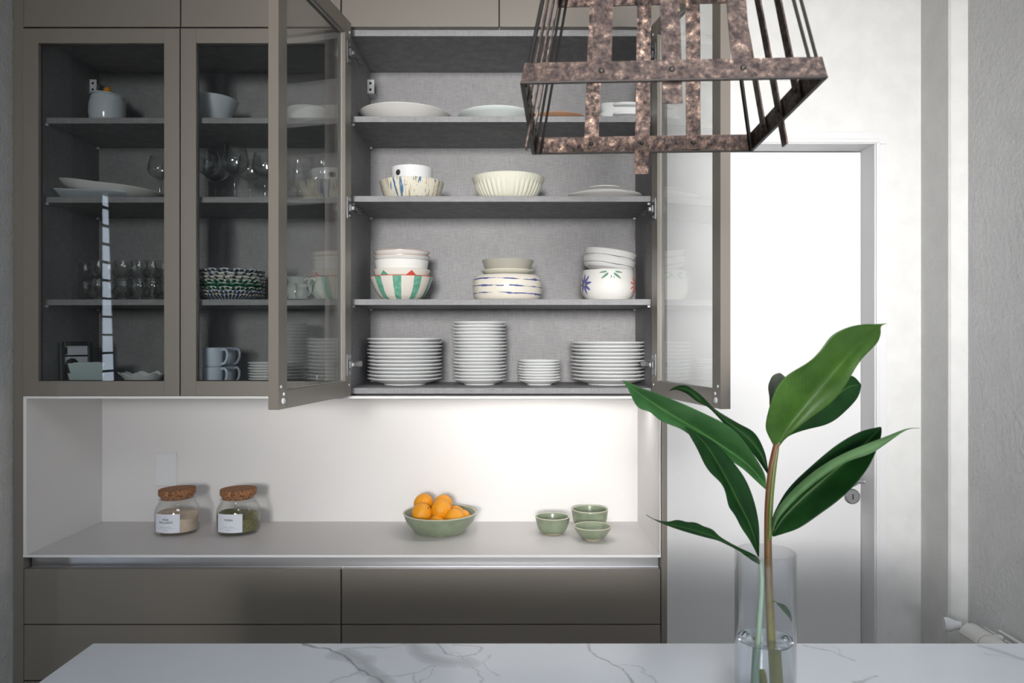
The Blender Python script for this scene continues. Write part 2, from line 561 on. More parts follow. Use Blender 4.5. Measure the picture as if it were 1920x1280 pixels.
# far-left wall with the tall garden door seen mirrored in the cabinet glass
GY0, GY1, GZ1 = -3.05, -2.23, 2.32
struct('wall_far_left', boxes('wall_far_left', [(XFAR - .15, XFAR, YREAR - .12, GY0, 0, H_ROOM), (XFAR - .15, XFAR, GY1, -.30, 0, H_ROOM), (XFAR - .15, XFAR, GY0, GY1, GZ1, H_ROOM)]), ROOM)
bm = bmesh.new()
for (a, b, c, d) in ((GY0, GY0 + .03, 0, GZ1), (GY1 - .012, GY1, 0, GZ1), (GY0, GY1, GZ1 - .02, GZ1), (GY0, GY1, 0, .04)):
    box(bm, XFAR - .06, XFAR - .02, a, b, c, d, .001)
win2 = struct('window_2', mesh_from('garden_door_frame', bm), BLACKTRIM)
for k in range(1, 22):
    z = 0.105 * k + .01
    link('muntin', boxmesh('muntin', XFAR - .055, XFAR - .03, GY0 + .03, GY1 - .012, z - .006, z + .006, 0), BLACKTRIM, win2)
CURT = mat('dark_curtain_fabric', (0.10, 0.085, 0.08), 0.9)
bm = bmesh.new()
cols, rows = 120, 10
grid = []
for j in range(rows + 1):
    z = 0.03 + (2.42 - 0.03) * j / rows
    y1 = -2.235 + (0.10) * (z / 2.4)
    y0 = -3.2
    row = []
    for i in range(cols + 1):
        t = i / cols
        y = y1 + (y0 - y1) * t
        row.append(bm.verts.new((XFAR + .09 + .028 * sin(t * 95 + 0.6 * sin(t * 31)) + .012 * sin(t * 41 + z), y, z)))
    grid.append(row)
for j in range(rows):
    for i in range(cols):
        bm.faces.new((grid[j][i], grid[j][i + 1], grid[j + 1][i + 1], grid[j + 1][i]))
cur = solo('curtain', mesh_from('curtain', bm), CURT, 'dark pleated curtain hanging beside the tall paned garden door, mirrored in the cabinet glass', 'curtain')
cm = cur.modifiers.new('thickness', 'SOLIDIFY'); cm.thickness = 0.002

# interior door on the right
dr = struct('door_1', boxmesh('door_leaf', DX0 + .02, DX1 - .001, YB + .088, YB + .128, 0.005, 2.105, .002), DOORW)
bm = bmesh.new()
cw = 0.042
for (a, b, c, d) in ((DX1, DX1 + cw, 0, DZ1), (DX0, DX1 + cw, DZ1 + .0003, DZ1 + cw)):
    box(bm, a, b, YB - .012, YB + .001, c, d, .0015)
for (a, b, c, d) in ((DX1 + .004, DX1 + .016, 0, DZ1 + .004), (DX0, DX1 + .016, DZ1 + .0043, DZ1 + .016)):
    box(bm, a, b, YB - .017, YB - .011, c, d, .0015)
link('door_casing', mesh_from('door_casing', bm), DOORW, dr)
bm = bmesh.new()
box(bm, DX1, DX1 + .012, YB - .001, YB + .13, 0, DZ1, 0); box(bm, DX0, DX1, YB - .001, YB + .13, DZ1, DZ1 + .012, 0)
link('door_jamb', mesh_from('door_jamb', bm, False), DOORW, dr)
link('jamb_backing', boxmesh('jamb_backing', DX0, DX1 + .02, YB + .128, YB + .2, 0, DZ1 + .02, 0), DOORW, dr)
yl = YB + .088
hx, hz = xat(1597, yl), zat(930, yl)
bm = bmesh.new(); lathe(bm, [(0, 0), (.0255, 0), (.0265, .002), (.0255, .008), (.022, .010), (0, .010)], 40)
ro = link('keyhole_rose', mesh_from('rose', bm, True, 20), DARKSTEEL, dr, (hx, yl - .0005, hz), (pi / 2, 0, 0))
link('keyhole', boxmesh('keyhole', -.0022, .0022, -.009, .009, .0098, .0108, .0008), BLACKTRIM, ro)
hz2 = zat(897, yl)
bm = bmesh.new(); tube(bm, [(hx, yl, hz2), (hx, yl - .03, hz2), (hx, yl - .045, hz2), (hx + .012, yl - .052, hz2), (hx + .02, yl - .053, hz2)], .0085, 12)
tube(bm, [(hx + .018, yl - .053, hz2), (hx - .11, yl - .053, hz2)], .0085, 12)
link('door_handle', mesh_from('door_handle', bm), STEEL, dr)
bm = bmesh.new(); lathe(bm, [(0, 0), (.0255, 0), (.0265, .002), (.0255, .008), (.022, .010), (0, .010)], 40)
link('handle_rose', mesh_from('rose', bm), STEEL, dr, (hx, yl - .0005, hz2), (pi / 2, 0, 0))

# ------------------------------------------------------------------ cabinetry
YF = -0.022                                  # outer face of the fronts
DW = F / (CD + YF)
X = lambda px: (px - CX) / DW                # x on the front plane
Zf = lambda py: CAMZ - (py - CZ) / DW
XD = [X(43), X(338.5), X(639.5), X(937), X(1239.5)]
ZB, ZT = 1.300, Zf(54)
CT = 0.857                                   # worktop height
YN = 0.374                                   # back of the niche

# shelf heights (top face)
SH = [2.084, 1.860, 1.570]
SHT = 0.0165
ZBOT = 1.3205
IN_Y = 0.300


def pins(parent, shelf, x0, x1, z):
    me = boxmesh('shelf_pin', -.004, .004, -.004, .004, -.006, 0, .001)
    for (px_, s) in ((x0 + .005, 1), (x1 - .005, -1)):
        for y in (.016, IN_Y - .014):
            link('shelf_pin', me, WHITEPL, shelf, (px_, y, z - SHT - .0002))


def carcass(t, x0, x1, xi0, xi1, yshelf):
    link('side_panel', boxmesh('side_panel', x0, xi0, 0, IN_Y + .012, ZB + .002, ZT, .0005), LINEN, t)
    link('side_panel', boxmesh('side_panel', xi1, x1, 0, IN_Y + .012, ZB + .002, ZT, .0005), LINEN, t)
    link('top_panel', boxmesh('top_panel', xi0, xi1, 0, IN_Y, 2.309, ZT + .012, .0005), LINEN, t)
    link('bottom_panel', boxmesh('bottom_panel', xi0, xi1, 0, IN_Y, ZB + .004, ZBOT, .0005), LINEN, t)
    link('back_panel', boxmesh('back_panel', xi0, xi1, IN_Y, IN_Y + .012, ZB + .002, ZT, 0), LINEN, t)
    for z in SH:
        s = link('shelf', boxmesh('shelf', xi0, xi1, yshelf, IN_Y, z - SHT, z, .0008), LINEN, t)
        pins(t, s, xi0, xi1, z)


T_DOOR = 0.024
ST, RL = 0.043, 0.041


def door_mesh(w, h, sgn):
    """framed door, local x from the hinge, inner face y=0, outer face y=-T"""
    bm = bmesh.new()
    a = lambda x0, x1: (min(x0 * sgn, x1 * sgn), max(x0 * sgn, x1 * sgn))
    for (x0, x1, z0, z1) in ((0, ST, 0, h), (w - ST, w, 0, h), (ST, w - ST, 0, RL), (ST, w - ST, h - RL, h)):
        q = a(x0, x1)
        box(bm, q[0], q[1], -T_DOOR, 0, z0, z1, .0007)
    return mesh_from('door_frame', bm, True, 30)


def pane_mesh(w, h, sgn):
    x0, x1 = sorted((sgn * (ST - .004), sgn * (w - ST + .004)))
    return boxmesh('glass_pane', x0, x1, -T_DOOR + .009, -T_DOOR + .013, RL - .004, h - RL + .004, 0)


def seal_mesh(w, h, sgn):
    bm = bmesh.new()
    x0, x1 = sorted((sgn * ST, sgn * (w - ST)))
    y0, y1 = -T_DOOR + .0132, -T_DOOR + .0150
    s = .0022
    for (a, b, c, d) in ((x0, x0 + s, RL, h - RL), (x1 - s, x1, RL, h - RL), (x0, x1, RL, RL + s), (x0, x1, h - RL - s, h - RL)):
        box(bm, a, b, y0, y1, c, d, 0)
    return mesh_from('glazing_seal', bm, False)


def make_door(t, w, h, sgn, loc, rot, hinges=False, label=None):
    d = link('door', door_mesh(w, h, sgn), TAUPE, t, loc, (0, 0, rot))
    link('glass_pane', pane_mesh(w, h, sgn), PANE, d)
    link('glazing_seal', seal_mesh(w, h, sgn), SEAL if hinges else BLACKTRIM, d)
    if hinges:
        for zz in (0.085, 0.512, 0.935):
            bm = bmesh.new()
            q = lambda a, b: tuple(sorted((a * sgn, b * sgn)))
            x0, x1 = q(.006, .030); box(bm, x0, x1, -.001, .003, zz - .030, zz + .030, .0012)     # cup flange
            x0, x1 = q(.010, .026); box(bm, x0, x1, .003, .010, zz - .011, zz + .011, .002)
            x0, x1 = q(.004, .018); box(bm, x0, x1, .008, .017, zz - .0065, zz + .0065, .002)      # arm
            x0, x1 = q(-.014, .006); box(bm, x0, x1, .010, .018, zz - .005, zz + .005, .0015)
            x0, x1 = q(-.052, -.012); box(bm, x0, x1, .006, .014, zz - .008, zz + .008, .0015)
            for dz in (-.022, .022):
                xs = sorted((sgn * .014, sgn * .022)); box(bm, xs[0], xs[1], .003, .006, zz + dz - .004, zz + dz + .004, .001)
            link('hinge', mesh_from('hinge', bm), CHROME, d)
        bm = bmesh.new(); lathe(bm, [(0, .003), (.004, .003), (.0055, .0015), (.0055, -.0005), (0, -.0005)], 20)
        me = mesh_from('bumper', bm)
        for (xx, zz, s) in ((w - .022, .018, 1.25), (w - .026, .033, .7), (w - .012, .05, .6), (.016, .03, .5), (.01, .06, .5), (.012, h - .03, .5), (.008, h - .06, .5)):
            b = link('door_bumper', me, WHITEPL, d, (xx * sgn, .0003, zz), (-pi / 2, 0, 0)); b.scale = (s, s, s)
    return d


# closed pair
XI_L0, XI_L1 = -1.336, -0.500
clo = thing('wall_cabinet', 'closed pair of taupe framed glass doors with dark interior, beside the rough grey wall', 'cabinet', (0, 0, 0))
carcass(clo, XD[0] + .002, XD[2] - .002, XI_L0, XI_L1, .014)
hd = ZT - ZB
g = .0016
make_door(clo, XD[1] - XD[0] - 2 * g, hd, 1, (XD[0] + g, -.0012, ZB), 0)
make_door(clo, XD[2] - XD[1] - 2 * g, hd, 1, (XD[1] + g, -.0012, ZB), 0)


def hanger(t, x, y, z):
    bm = bmesh.new()
    box(bm, 0, .022, -.055, -.052, -.022, .022, .001); box(bm, 0, .004, -.052, 0, -.02, .02, .001)
    box(bm, 0, .022, -.052, 0, -.0215, -.0185, .0005)
    hb = link('hanging_bracket', mesh_from('bracket', bm), WHITEPL, t, (x, y, z))
    bm = bmesh.new()
    for dz in (-.010, .010):
        box(bm, .007, .014, -.0562, -.0548, dz - .0035, dz + .0035, .0005)
    link('screw', mesh_from('screw', bm), BLACKTRIM, hb)


hanger(clo, XI_L0, IN_Y - .001, 2.247)

# open pair
XI_R0, XI_R1 = -0.468, 0.379
opn = thing('wall_cabinet', 'open wall cabinet with both glass doors swung out, its grey linen shelves lit', 'cabinet', (0, 0, 0))
carcass(opn, XD[2] + .002, XD[4] - .001, XI_R0, XI_R1, 0.0)
wd = 0.441
make_door(opn, wd, hd + .003, 1, (-.456, -.046, ZB + .003), -R_(98.6), True)
make_door(opn, wd, hd + .003, -1, (.374, -.030, ZB + .003), R_(100.0), True)
hanger(opn, XI_R0, IN_Y - .001, 2.247)

# cabinets above
for (i0, i1, who, pxm) in ((0, 2, 'darker flat taupe overhead cabinet above the closed glass doors', 338.5), (2, 4, 'lit flat taupe overhead cabinet above the open glass cabinet', 936)):
    t = thing('overhead_cabinet', who, 'cabinet')
    zt = 2.86
    zb = ZT + .0055
    link('body', boxmesh('body', XD[i0] + .002, XD[i1] - .002, 0.002, .33, ZT + .013, zt, 0), DARKGAP, t)
    xm = X(pxm)
    for (a, b) in ((XD[i0], xm), (xm, XD[i1])):
        link('door', boxmesh('door', a + g, b - g, YF, 0, zb, zt, .0008), TAUPE, t)
# filler and end panels
solo('filler_panel', boxmesh('filler_panel', XW_L + .001, XD[0] - .001, YF + .004, .05, 0, 2.86, .0005), TAUPE, 'narrow dark taupe filler strip between the rough wall and the cabinets', 'panel')
XE = X(1251)
solo('end_panel', boxmesh('end_panel', XD[4] + .0005, XE, YF, YB, 0, 2.86, .0008), TAUPE, 'tall thin taupe end panel closing the cabinets beside the white door', 'panel')

# niche lining
ni = thing('niche_lining', 'white lined open niche between the glass cabinets and the worktop', 'panelling')
ex0, ex1 = X(47), X(1239)
link('side_panel', boxmesh('side_panel', ex0 - .006, ex0 + .003, YF + .001, YN, CT, ZB - .008, .0004), NICHE, ni)
link('side_panel', boxmesh('side_panel', ex1 - .003, ex1, YF + .001, YN, CT, ZB - .008, .0004), NICHE, ni)
link('top_panel', boxmesh('top_panel', ex0 - .006, ex1, YF + .001, YN, ZB - .008, ZB - .001, .0004), NICHE, ni)
link('back_panel', boxmesh('back_panel', ex0 - .006, ex1, YN, YN + .016, CT - .02, ZB + .002, 0), NICHE, ni)
ct = thing('worktop', 'pale grey worktop with thin white front edge, running the whole niche', 'worktop')
link('slab', boxmesh('slab', ex0 - .006, ex1, YF + .0035, YN, CT - .006, CT, 0), COUNTER, ct)
link('edge_band', boxmesh('edge_band', ex0 - .006, ex1, YF, YF + .003, CT - .0065, CT + .0002, .0003), EDGE, ct)

ledp = thing('light_strip', 'slim aluminium light strip under the open glass cabinet', 'light', (0.08, 0.13, ZB - .0082))
link('profile', boxmesh('profile', -.29, .29, -.017, .017, -.007, 0, .001), STEEL, ledp)
link('diffuser', boxmesh('diffuser', -.285, .285, -.013, .013, -.0082, -.0068, .0003), WHITEPL, ledp)
# socket cover
sw = thing('socket_cover', 'blank white socket plate on the niche back above the crumbs jar', 'socket', (xat(312, YN), YN, zat(879, YN)))
hw, hh = 20.5 / F * (CD + YN), 31 / F * (CD + YN)
link('plate', boxmesh('plate', -hw, hw, -.006, 0, -hh, hh, .0015), WHITEPL, sw)
link('blank_cover', boxmesh('blank_cover', -hw + .006, hw - .006, -.0072, -.0055, -hh + .007, hh - .007, .0005), WHITEPL, sw)

# base drawers
ZR0, ZR1 = Zf(1041), Zf(1064.5)
rail = thing('finger_rail', 'shiny steel finger rail recessed under the worktop edge', 'rail')
bm = bmesh.new()
box(bm, XD[0] + .004, XD[4] - .001, .012, .015, Zf(1072), CT - .0065, 0)
box(bm, XD[0] + .004, XD[4] - .001, -.012, .012, Zf(1068) - .002, Zf(1068), 0)
link('rail_profile', mesh_from('rail_profile', bm, False), STEEL, rail)
DRW = [(1066.5, 1169.8), (1171.6, 1275), (1277.5, 1470)]
for (i0, i1, lab) in ((0, 2, 'taupe drawer unit below the two labelled jars'), (2, 4, 'taupe drawer unit below the green bowls')):
    t = thing('drawer_unit', lab, 'cabinet')
    x0, x1 = XD[i0] + (.001 if i0 == 0 else 0), XD[i1]
    link('body', boxmesh('body', x0 + .002, x1 - .002, .016, YN, .1, CT - .007, 0), DARKGAP, t)
    link('plinth', boxmesh('plinth', x0, x1, .04, .06, 0, .1, 0), TAUPE, t)
    for (a, b) in DRW:
        link('drawer_front', boxmesh('drawer_front', x0 + g, x1 - g, YF, -.002, max(Zf(b), .1), Zf(a), .001), TAUPE, t)


# ------------------------------------------------------------------ ceramics
def plate_prof(R, h=.021, t=.0032, foot=.55, steep=.25):
    rf = R * foot
    out = [(0, .0025), (rf - .004, .0025), (rf - .002, 0), (rf, 0), (rf + .0015, .003)]
    n = 6
    for k in range(1, n + 1):
        u = k / n
        out.append((rf + .0015 + (R - rf - .0015 - .001) * u, .003 + (h - .003 - t) * (u ** 1.25)))
    out += [(R, h - t * .5), (R - .0008, h), (R - .004, h - .0006)]
    for k in range(n, -1, -1):
        u = k / n
        rr = rf - .003 + (R - .006 - rf + .003) * u
        out.append((rr, .0025 + t + (h - .0035 - t - .0015) * (u ** 1.3)))
    out.append((0, .0025 + t))
    return out


def bowl_prof(Rr, Rb, h, t=.004, p=0.55, foot=.004, lip=0.0):
    """outer wall grows from Rb to Rr; p<1 bulges outwards low"""
    out = [(0, foot * .6), (Rb * .80, foot * .6), (Rb * .84, 0), (Rb * .94, 0), (Rb, foot)]
    n = 12
    for k in range(1, n + 1):
        u = k / n
        out.append((Rb + (Rr - Rb) * (u ** p), foot + (h - foot - t * .4) * u))
    out[-1] = (Rr + lip, h - t * .4)
    out += [(Rr + lip - t * .25, h), (Rr - t * .75, h - .0003), (Rr - t, h - t * .5)]
    for k in range(n - 1, 0, -1):
        u = k / n
        out.append((max(Rb + (Rr - Rb) * (u ** p) - t, .002), foot + t + (h - foot - t * 1.4) * u))
    out.append((0, foot + t))
    return out


def plate_mesh(R, h=.021, seg=56, foot=.55):
    return lathemesh('plate', plate_prof(R, h, foot=foot), seg)


def stack(pxc, Y, z0, R, h, pitch, n, material, kind, where, group, name='dinner_plate', cat='plate'):
    me = plate_mesh(R, h)
    x = xat(pxc, Y)
    for k in range(n):
        o = link(name, me, material, None, (x + random.uniform(-.0022, .0022), Y + random.uniform(-.002, .002), z0 + k * pitch + .0002), (0, 0, random.uniform(0, 6)))
        i = n - k
        pos = 'top' if i == 1 else ('bottom' if k == 0 else ORD[i])
        tail = 'of' if i == 1 or k == 0 else 'down in'
        tag(o, f'{kind}, {pos} {tail} {where}', cat, group)


ZB0 = ZBOT
stack(760, .170, ZB0, .1125, .0215, .01075, 12, PORC, 'wide white plate', 'the wide stack nearest the steel hinged door', 'plates in the wide stack')
stack(898.5, .165, ZB0, .0830, .0195, .00995, 18, PORC, 'white side plate', 'the tallest stack in the open cabinet', 'plates in the tallest stack', 'side_plate')
stack(1011, .150, ZB0, .0660, .0170, .0083, 8, PORC, 'small white saucer', 'the lowest stack in the open cabinet', 'saucers in the low stack', 'saucer', 'saucer')
stack(1140, .170, ZB0, .1135, .0215, .01075, 11, PORC, 'large white plate', 'the wide stack above the big leaf tip', 'plates in the wide stack by the leaf')
stack(500, .110, ZB0, .0530,   .0150, .0078, 8, PORC, 'tiny white saucer', 'the low stack beside the mugs', 'saucers beside the mugs', 'saucer', 'saucer')

# --- shelf 1
z1 = SH[0] + .0002
solo('shallow_bowl', lathemesh('shallow_bowl', bowl_prof(.138, .075, .043, .005, .75), 64), PORC_WARM, 'large shallow white serving bowl on the top shelf', 'bowl', (xat(760, .145), .145, z1), (0, R_(1.2), 0))
pl = solo('plate', plate_mesh(.116, .036, foot=.5), PORC_MINT, 'pale plate with a grey green rim beside the shallow white bowl on the top shelf', 'plate', (xat(932, .130), .130, z1))
solo('terracotta_plate', plate_mesh(.100, .029), TERRA, 'flat plate with a terracotta rim on the top shelf behind the lantern', 'plate', (xat(1041, .150), .150, z1))
bm_y = .12
for k in range(2):
    t = thing('baking_dish', ('upper' if k else 'lower') + ' of two stacked white lug handled dishes on the top shelf', 'dish', (xat(1172, bm_y), bm_y, z1 + .004 + k * .0270), group='stacked white dishes')
    bm = bmesh.new()
    wx, wy, hh_ = .082, .06, .0265
    # hollow tapered rectangular dish
    lv = [(.88, 0), (1.0, hh_), (.955, hh_), (.85, .005)]
    rings = []
    for (s, z) in lv:
        rg = []
        for i in range(40):
            a = 2 * pi * i / 40
            ca, sa = cos(a), sin(a)
            e = .42
            rg.append(bm.verts.new((wx * s * (abs(ca) ** e) * (1 if ca > 0 else -1), wy * s * (abs(sa) ** e) * (1 if sa > 0 else -1), z)))
        rings.append(rg)
    for a, b in zip(rings[:-1], rings[1:]):
        for i in range(40):
            bm.faces.new((a[i], a[(i + 1) % 40], b[(i + 1) % 40], b[i]))
    bm.faces.new(rings[0][::-1]); bm.faces.new(rings[-1])
    link('body', mesh_from('dish_body', bm), PORC, t)
    bm = bmesh.new()
    lathe(bm, [(0, .0), (.9, 0), (1, .25), (1, .7), (.9, 1), (0, 1)], 32)
    bmesh.ops.transform(bm, matrix=Matrix.Diagonal((.040, .016, .008, 1)), verts=bm.verts)
    link('handle', mesh_from('dish_handle', bm), PORC, t, (-.004, -wy - .004, .0145))

# --- shelf 2
z2 = SH[1] + .0002
# drip-glazed bowl
DRIP = mat('drip_glazed_cream', (0.8, 0.74, 0.62), 0.2, 0, 0.5, 0.4)
a_, z_, ob_ = polar(DRIP)
cmb = nnew(DRIP, 'ShaderNodeCombineXYZ')
lk(DRIP, mth(DRIP, 'MULTIPLY', a_, 4.2), cmb.inputs[0]); lk(DRIP, mth(DRIP, 'MULTIPLY', z_, 5.0), cmb.inputs[1])
f1 = noise_fac(DRIP, cmb.outputs[0], 2.1, 3, 0.6, 0.3)
cmb2 = nnew(DRIP, 'ShaderNodeCombineXYZ'); lk(DRIP, mth(DRIP, 'MULTIPLY', a_, 5.0), cmb2.inputs[0]); lk(DRIP, mth(DRIP, 'MULTIPLY', z_, 9.0), cmb2.inputs[1]); cmb2.inputs[2].default_value = 4
f2 = noise_fac(DRIP, cmb2.outputs[0], 1.7, 3, 0.6, 0.5)
spk = noise_fac(DRIP, ob_, 95, 4, 0.7)
c0 = ramp(DRIP, f1, [(0.36, (0.26, 0.22, 0.11)), (0.42, (0.80, 0.75, 0.62)), (0.60, (0.80, 0.75, 0.62)), (0.66, (0.40, 0.36, 0.22))])
c1 = mixc(DRIP, ramp(DRIP, f2, [(0.595, (0, 0, 0)), (0.62, (1, 1, 1))]), c0, (0.08, 0.19, 0.36))
c2 = mixc(DRIP, ramp(DRIP, spk, [(0.64, (0, 0, 0)), (0.67, (1, 1, 1))]), c1, (0.05, 0.06, 0.08))
lk(DRIP, c2, bsdf(DRIP).inputs['Base Color'])
yb = .135
db = solo('drip_glazed_bowl', lathemesh('drip_bowl', bowl_prof(.0965, .062, .064, .005, .40), 64), DRIP, 'cream bowl with blue and olive drip glaze on the second shelf', 'bowl', (xat(772.5, yb), yb, z2))
wb = thing('white_casserole', 'white round dish with a finger hole nested in the drip glazed bowl', 'dish', (xat(772, yb), yb, z2 + .0370))
# shell with a slot handle
prof_c = [(0, 0), (.050, 0), (.056, .006), (.060, .03), (.062, .0675), (.0605, .069), (.0585, .0675), (.056, .03), (.05, .008), (0, .006)]
link('body', lathemesh('casserole', prof_c, 56), PORC, wb)
bm = bmesh.new(); lathe(bm, [(0, 0), (.8, 0), (1, .4), (.8, 1), (0, 1)], 24)
bmesh.ops.transform(bm, matrix=Matrix.Diagonal((.0085, .0085, .002, 1)), verts=bm.verts)
aa = R_(-32)
link('finger_hole', mesh_from('finger_hole', bm), DARKGAP, wb, (.0612 * sin(aa), -.0612 * cos(aa), .047), (pi / 2, 0, aa))


def ribmod(r, z, a):
    k = max(0, min(1, (z - .006) / .012)) * max(0, min(1, (.057 - z) / .006))
    rr = r * (1 + .036 * k * abs(cos(a * 20)) - .018 * k) if r > .03 else r
    if z > .058 and r > .09:
        rr += .0012 * abs(cos(a * 34))
    return rr, z


yb = .13
solo('ribbed_bowl', lathemesh('ribbed_bowl', bowl_prof(.107, .060, .0755, .0055, .48, lip=.001), 264, ribmod), PORC_CREAM, 'cream ribbed bowl with a beaded rim on the second shelf', 'bowl', (xat(953, yb), yb, z2))


def ovalmod(sx):
    return lambda r, z, a: (r * sqrt((sx * cos(a)) ** 2 + sin(a) ** 2), z)


yb = .14
solo('serving_plate', lathemesh('serving_plate', plate_prof(.098, .026), 56, ovalmod(1.13)), PORC_WARM, 'lower white oval plate of two on the second shelf below the lantern', 'plate', (xat(1134, yb), yb, z2))
solo('serving_plate', lathemesh('serving_plate_small', plate_prof(.085, .022), 56, ovalmod(1.05)), PORC_WARM, 'upper white plate laid upside down on the oval plate of the second shelf', 'plate', (xat(1133, yb), yb, z2 + .0490), (pi, 0, 0))

# --- shelf 3
z3 = SH[2] + .0002
STRIPE = mat('green_striped_cream', (0.8, 0.75, 0.68), 0.2, 0, 0.5, 0.4)
a_, z_, ob_ = polar(STRIPE)
nz = noise_fac(STRIPE, ob_, 40, 3)
aw = mth(STRIPE, 'ADD', a_, mth(STRIPE, 'MULTIPLY', mth(STRIPE, 'SUBTRACT', nz, 0.5), 0.06))
fr = mth(STRIPE, 'PINGPONG', mth(STRIPE, 'ADD', aw, 2 * pi * 0), pi / 9)          # 0 at each stripe centre, period 2*pi/9
msk = mth(STRIPE, 'LESS_THAN', fr, 0.14)
brush = ramp(STRIPE, noise_fac(STRIPE, ob_, 90, 3), [(0.3, (0.10, 0.33, 0.22)), (0.7, (0.22, 0.50, 0.38))])
cc = mixc(STRIPE, msk, (0.82, 0.76, 0.68), brush)
cc = mixc(STRIPE, mth(STRIPE, 'GREATER_THAN', z_, 0.0705), cc, (0.60, 0.10, 0.06))
lk(STRIPE, cc, bsdf(STRIPE).inputs['Base Color'])
yb = .135
xb = xat(753, yb)
solo('striped_bowl', lathemesh('striped_bowl', bowl_prof(.0935, .050, .073, .005, .52), 64), STRIPE, 'cream bowl with green brush stripes and a red rim, bottom of its pile', 'bowl', (xb, yb, z3))
TRI = mat('triangle_painted_cream', (0.80, 0.76, 0.68), 0.2, 0, 0.5, 0.4)
a_, z_, ob_ = polar(TRI)
t1 = mth(TRI, 'PINGPONG', mth(TRI, 'ADD', a_, 0.55), 0.52)
tri = mth(TRI, 'LESS_THAN', mth(TRI, 'ADD', mth(TRI, 'MULTIPLY', t1, 0.07), mth(TRI, 'SUBTRACT', z_, 0.028)), 0.018)
par = mth(TRI, 'GREATER_THAN', a_, 0.1)
cc = mixc(TRI, tri, (0.80, 0.76, 0.69), mixc(TRI, par, (0.12, 0.38, 0.28), (0.62, 0.10, 0.07)))
lk(TRI, cc, bsdf(TRI).inputs['Base Color'])
solo('painted_bowl', lathemesh('painted_bowl', bowl_prof(.0845, .052, .052, .005, .4), 56), TRI, 'cream bowl with red and green triangles nested in the green striped bowl', 'bowl', (xb + .001, yb, z3 + .0415))
solo('white_bowl', lathemesh('white_bowl', bowl_prof(.0800, .058, .060, .004, .35), 56), PORC_WARM, 'plain white bowl above the triangle painted bowl', 'bowl', (xb, yb, z3 + .060))
for k, (dz, s) in enumerate(((.1125, 'lower'), (.1260, 'upper'))):
    t = thing('rimmed_dish', s + ' shallow pinkish dish with a brown rim on the pile above the green striped bowl', 'dish', (xb + .001, yb, z3 + dz), group='brown rimmed dishes')
    link('body', lathemesh('rimmed_dish', bowl_prof(.0825, .062, .0195, .004, .5), 56), PORC_WARM, t)
    link('rim', lathemesh('rim', [(.0835, .0185), (.0835, .0205), (.0822, .0212), (.079, .0205), (.0788, .0185)], 56, closed=True), PINKRIM, t)

BLUES = mat('blue_brushed_cream', (0.8, 0.75, 0.66), 0.18, 0, 0.5, 0.4)
a_, z_, ob_ = polar(BLUES)
mp = nnew(BLUES, 'ShaderNodeMapping'); mp.inputs['Scale'].default_value = (10, 10, 55); lk(BLUES, ob_, mp.inputs['Vector'])
nb = noise_fac(BLUES, mp.outputs['Vector'], 1.0, 4, 0.6)
zz = mth(BLUES, 'ADD', z_, mth(BLUES, 'MULTIPLY', mth(BLUES, 'SUBTRACT', nb, 0.5), 0.012))
zz = mth(BLUES, 'ADD', zz, mth(BLUES, 'MULTIPLY', mth(BLUES, 'SINE', mth(BLUES, 'MULTIPLY', a_, 1.3)), 0.002))
pp = mth(BLUES, 'PINGPONG', mth(BLUES, 'SUBTRACT', zz, 0.020), 0.0105)
gapn = noise_fac(BLUES, ob_, 22, 2)
mk = mth(BLUES, 'LESS_THAN', pp, mth(BLUES, 'MULTIPLY', mth(BLUES, 'SUBTRACT', gapn, 0.36), mth(BLUES, 'MULTIPLY', nb, 0.017)))
cc = mixc(BLUES, mk, (0.80, 0.75, 0.66), (0.10, 0.12, 0.30))
lk(BLUES, cc, bsdf(BLUES).inputs['Base Color'])
yb = .130
xb = xat(951.5, yb)
solo('blue_striped_bowl', lathemesh('blue_bowl', [(0, .003), (.070, .003), (.074, 0), (.090, 0), (.0975, .006), (.1025, .018), (.1035, .036), (.1030, .056), (.1000, .067), (.0955, .0735), (.0925, .0755), (.0905, .0735), (.096, .064), (.0985, .036), (.096, .014), (.08, .007), (0, .007)], 64), BLUES, 'wide cream bowl with dark blue brush stripes on the third shelf', 'bowl', (xb, yb, z3))
solo('cream_plate', lathemesh('cream_plate', bowl_prof(.0800, .060, .018, .004, .6), 56), PORC_CREAM, 'cream dish lying on the wide blue striped bowl', 'dish', (xb, yb, z3 + .0735))
solo('grey_green_bowl', lathemesh('grey_bowl', bowl_prof(.0775, .060, .040, .004, .6), 56), GREYGREEN, 'grey green bowl at the top of the blue striped pile', 'bowl', (xb + .0015, yb, z3 + .0815))

# floral vessel
yb = .135
xb = xat(1140, yb)
fl_prof = [(0, .003), (.050, .003), (.053, 0), (.060, 0), (.064, .004), (.0735, .014), (.0800, .030), (.0812, .048), (.0795, .064), (.0770, .080), (.0760, .090), (.0748, .0915), (.0728, .090), (.0765, .06), (.0775, .04), (.07, .014), (.05, .007), (0, .007)]
fv = thing('flower_bowl', 'deep cream bowl painted with blue, green and red flowers on the third shelf', 'bowl', (xb, yb, z3))
link('body', lathemesh('flower_bowl', fl_prof, 64), PORC_WARM, fv)


def frad(z):
    o = fl_prof[3:11]
    for (r0, z0), (r1, z1_) in zip(o[:-1], o[1:]):
        if z0 <= z <= z1_:
            return r0 + (r1 - r0) * (z - z0) / max(z1_ - z0, 1e-6)
    return o[-1][0]


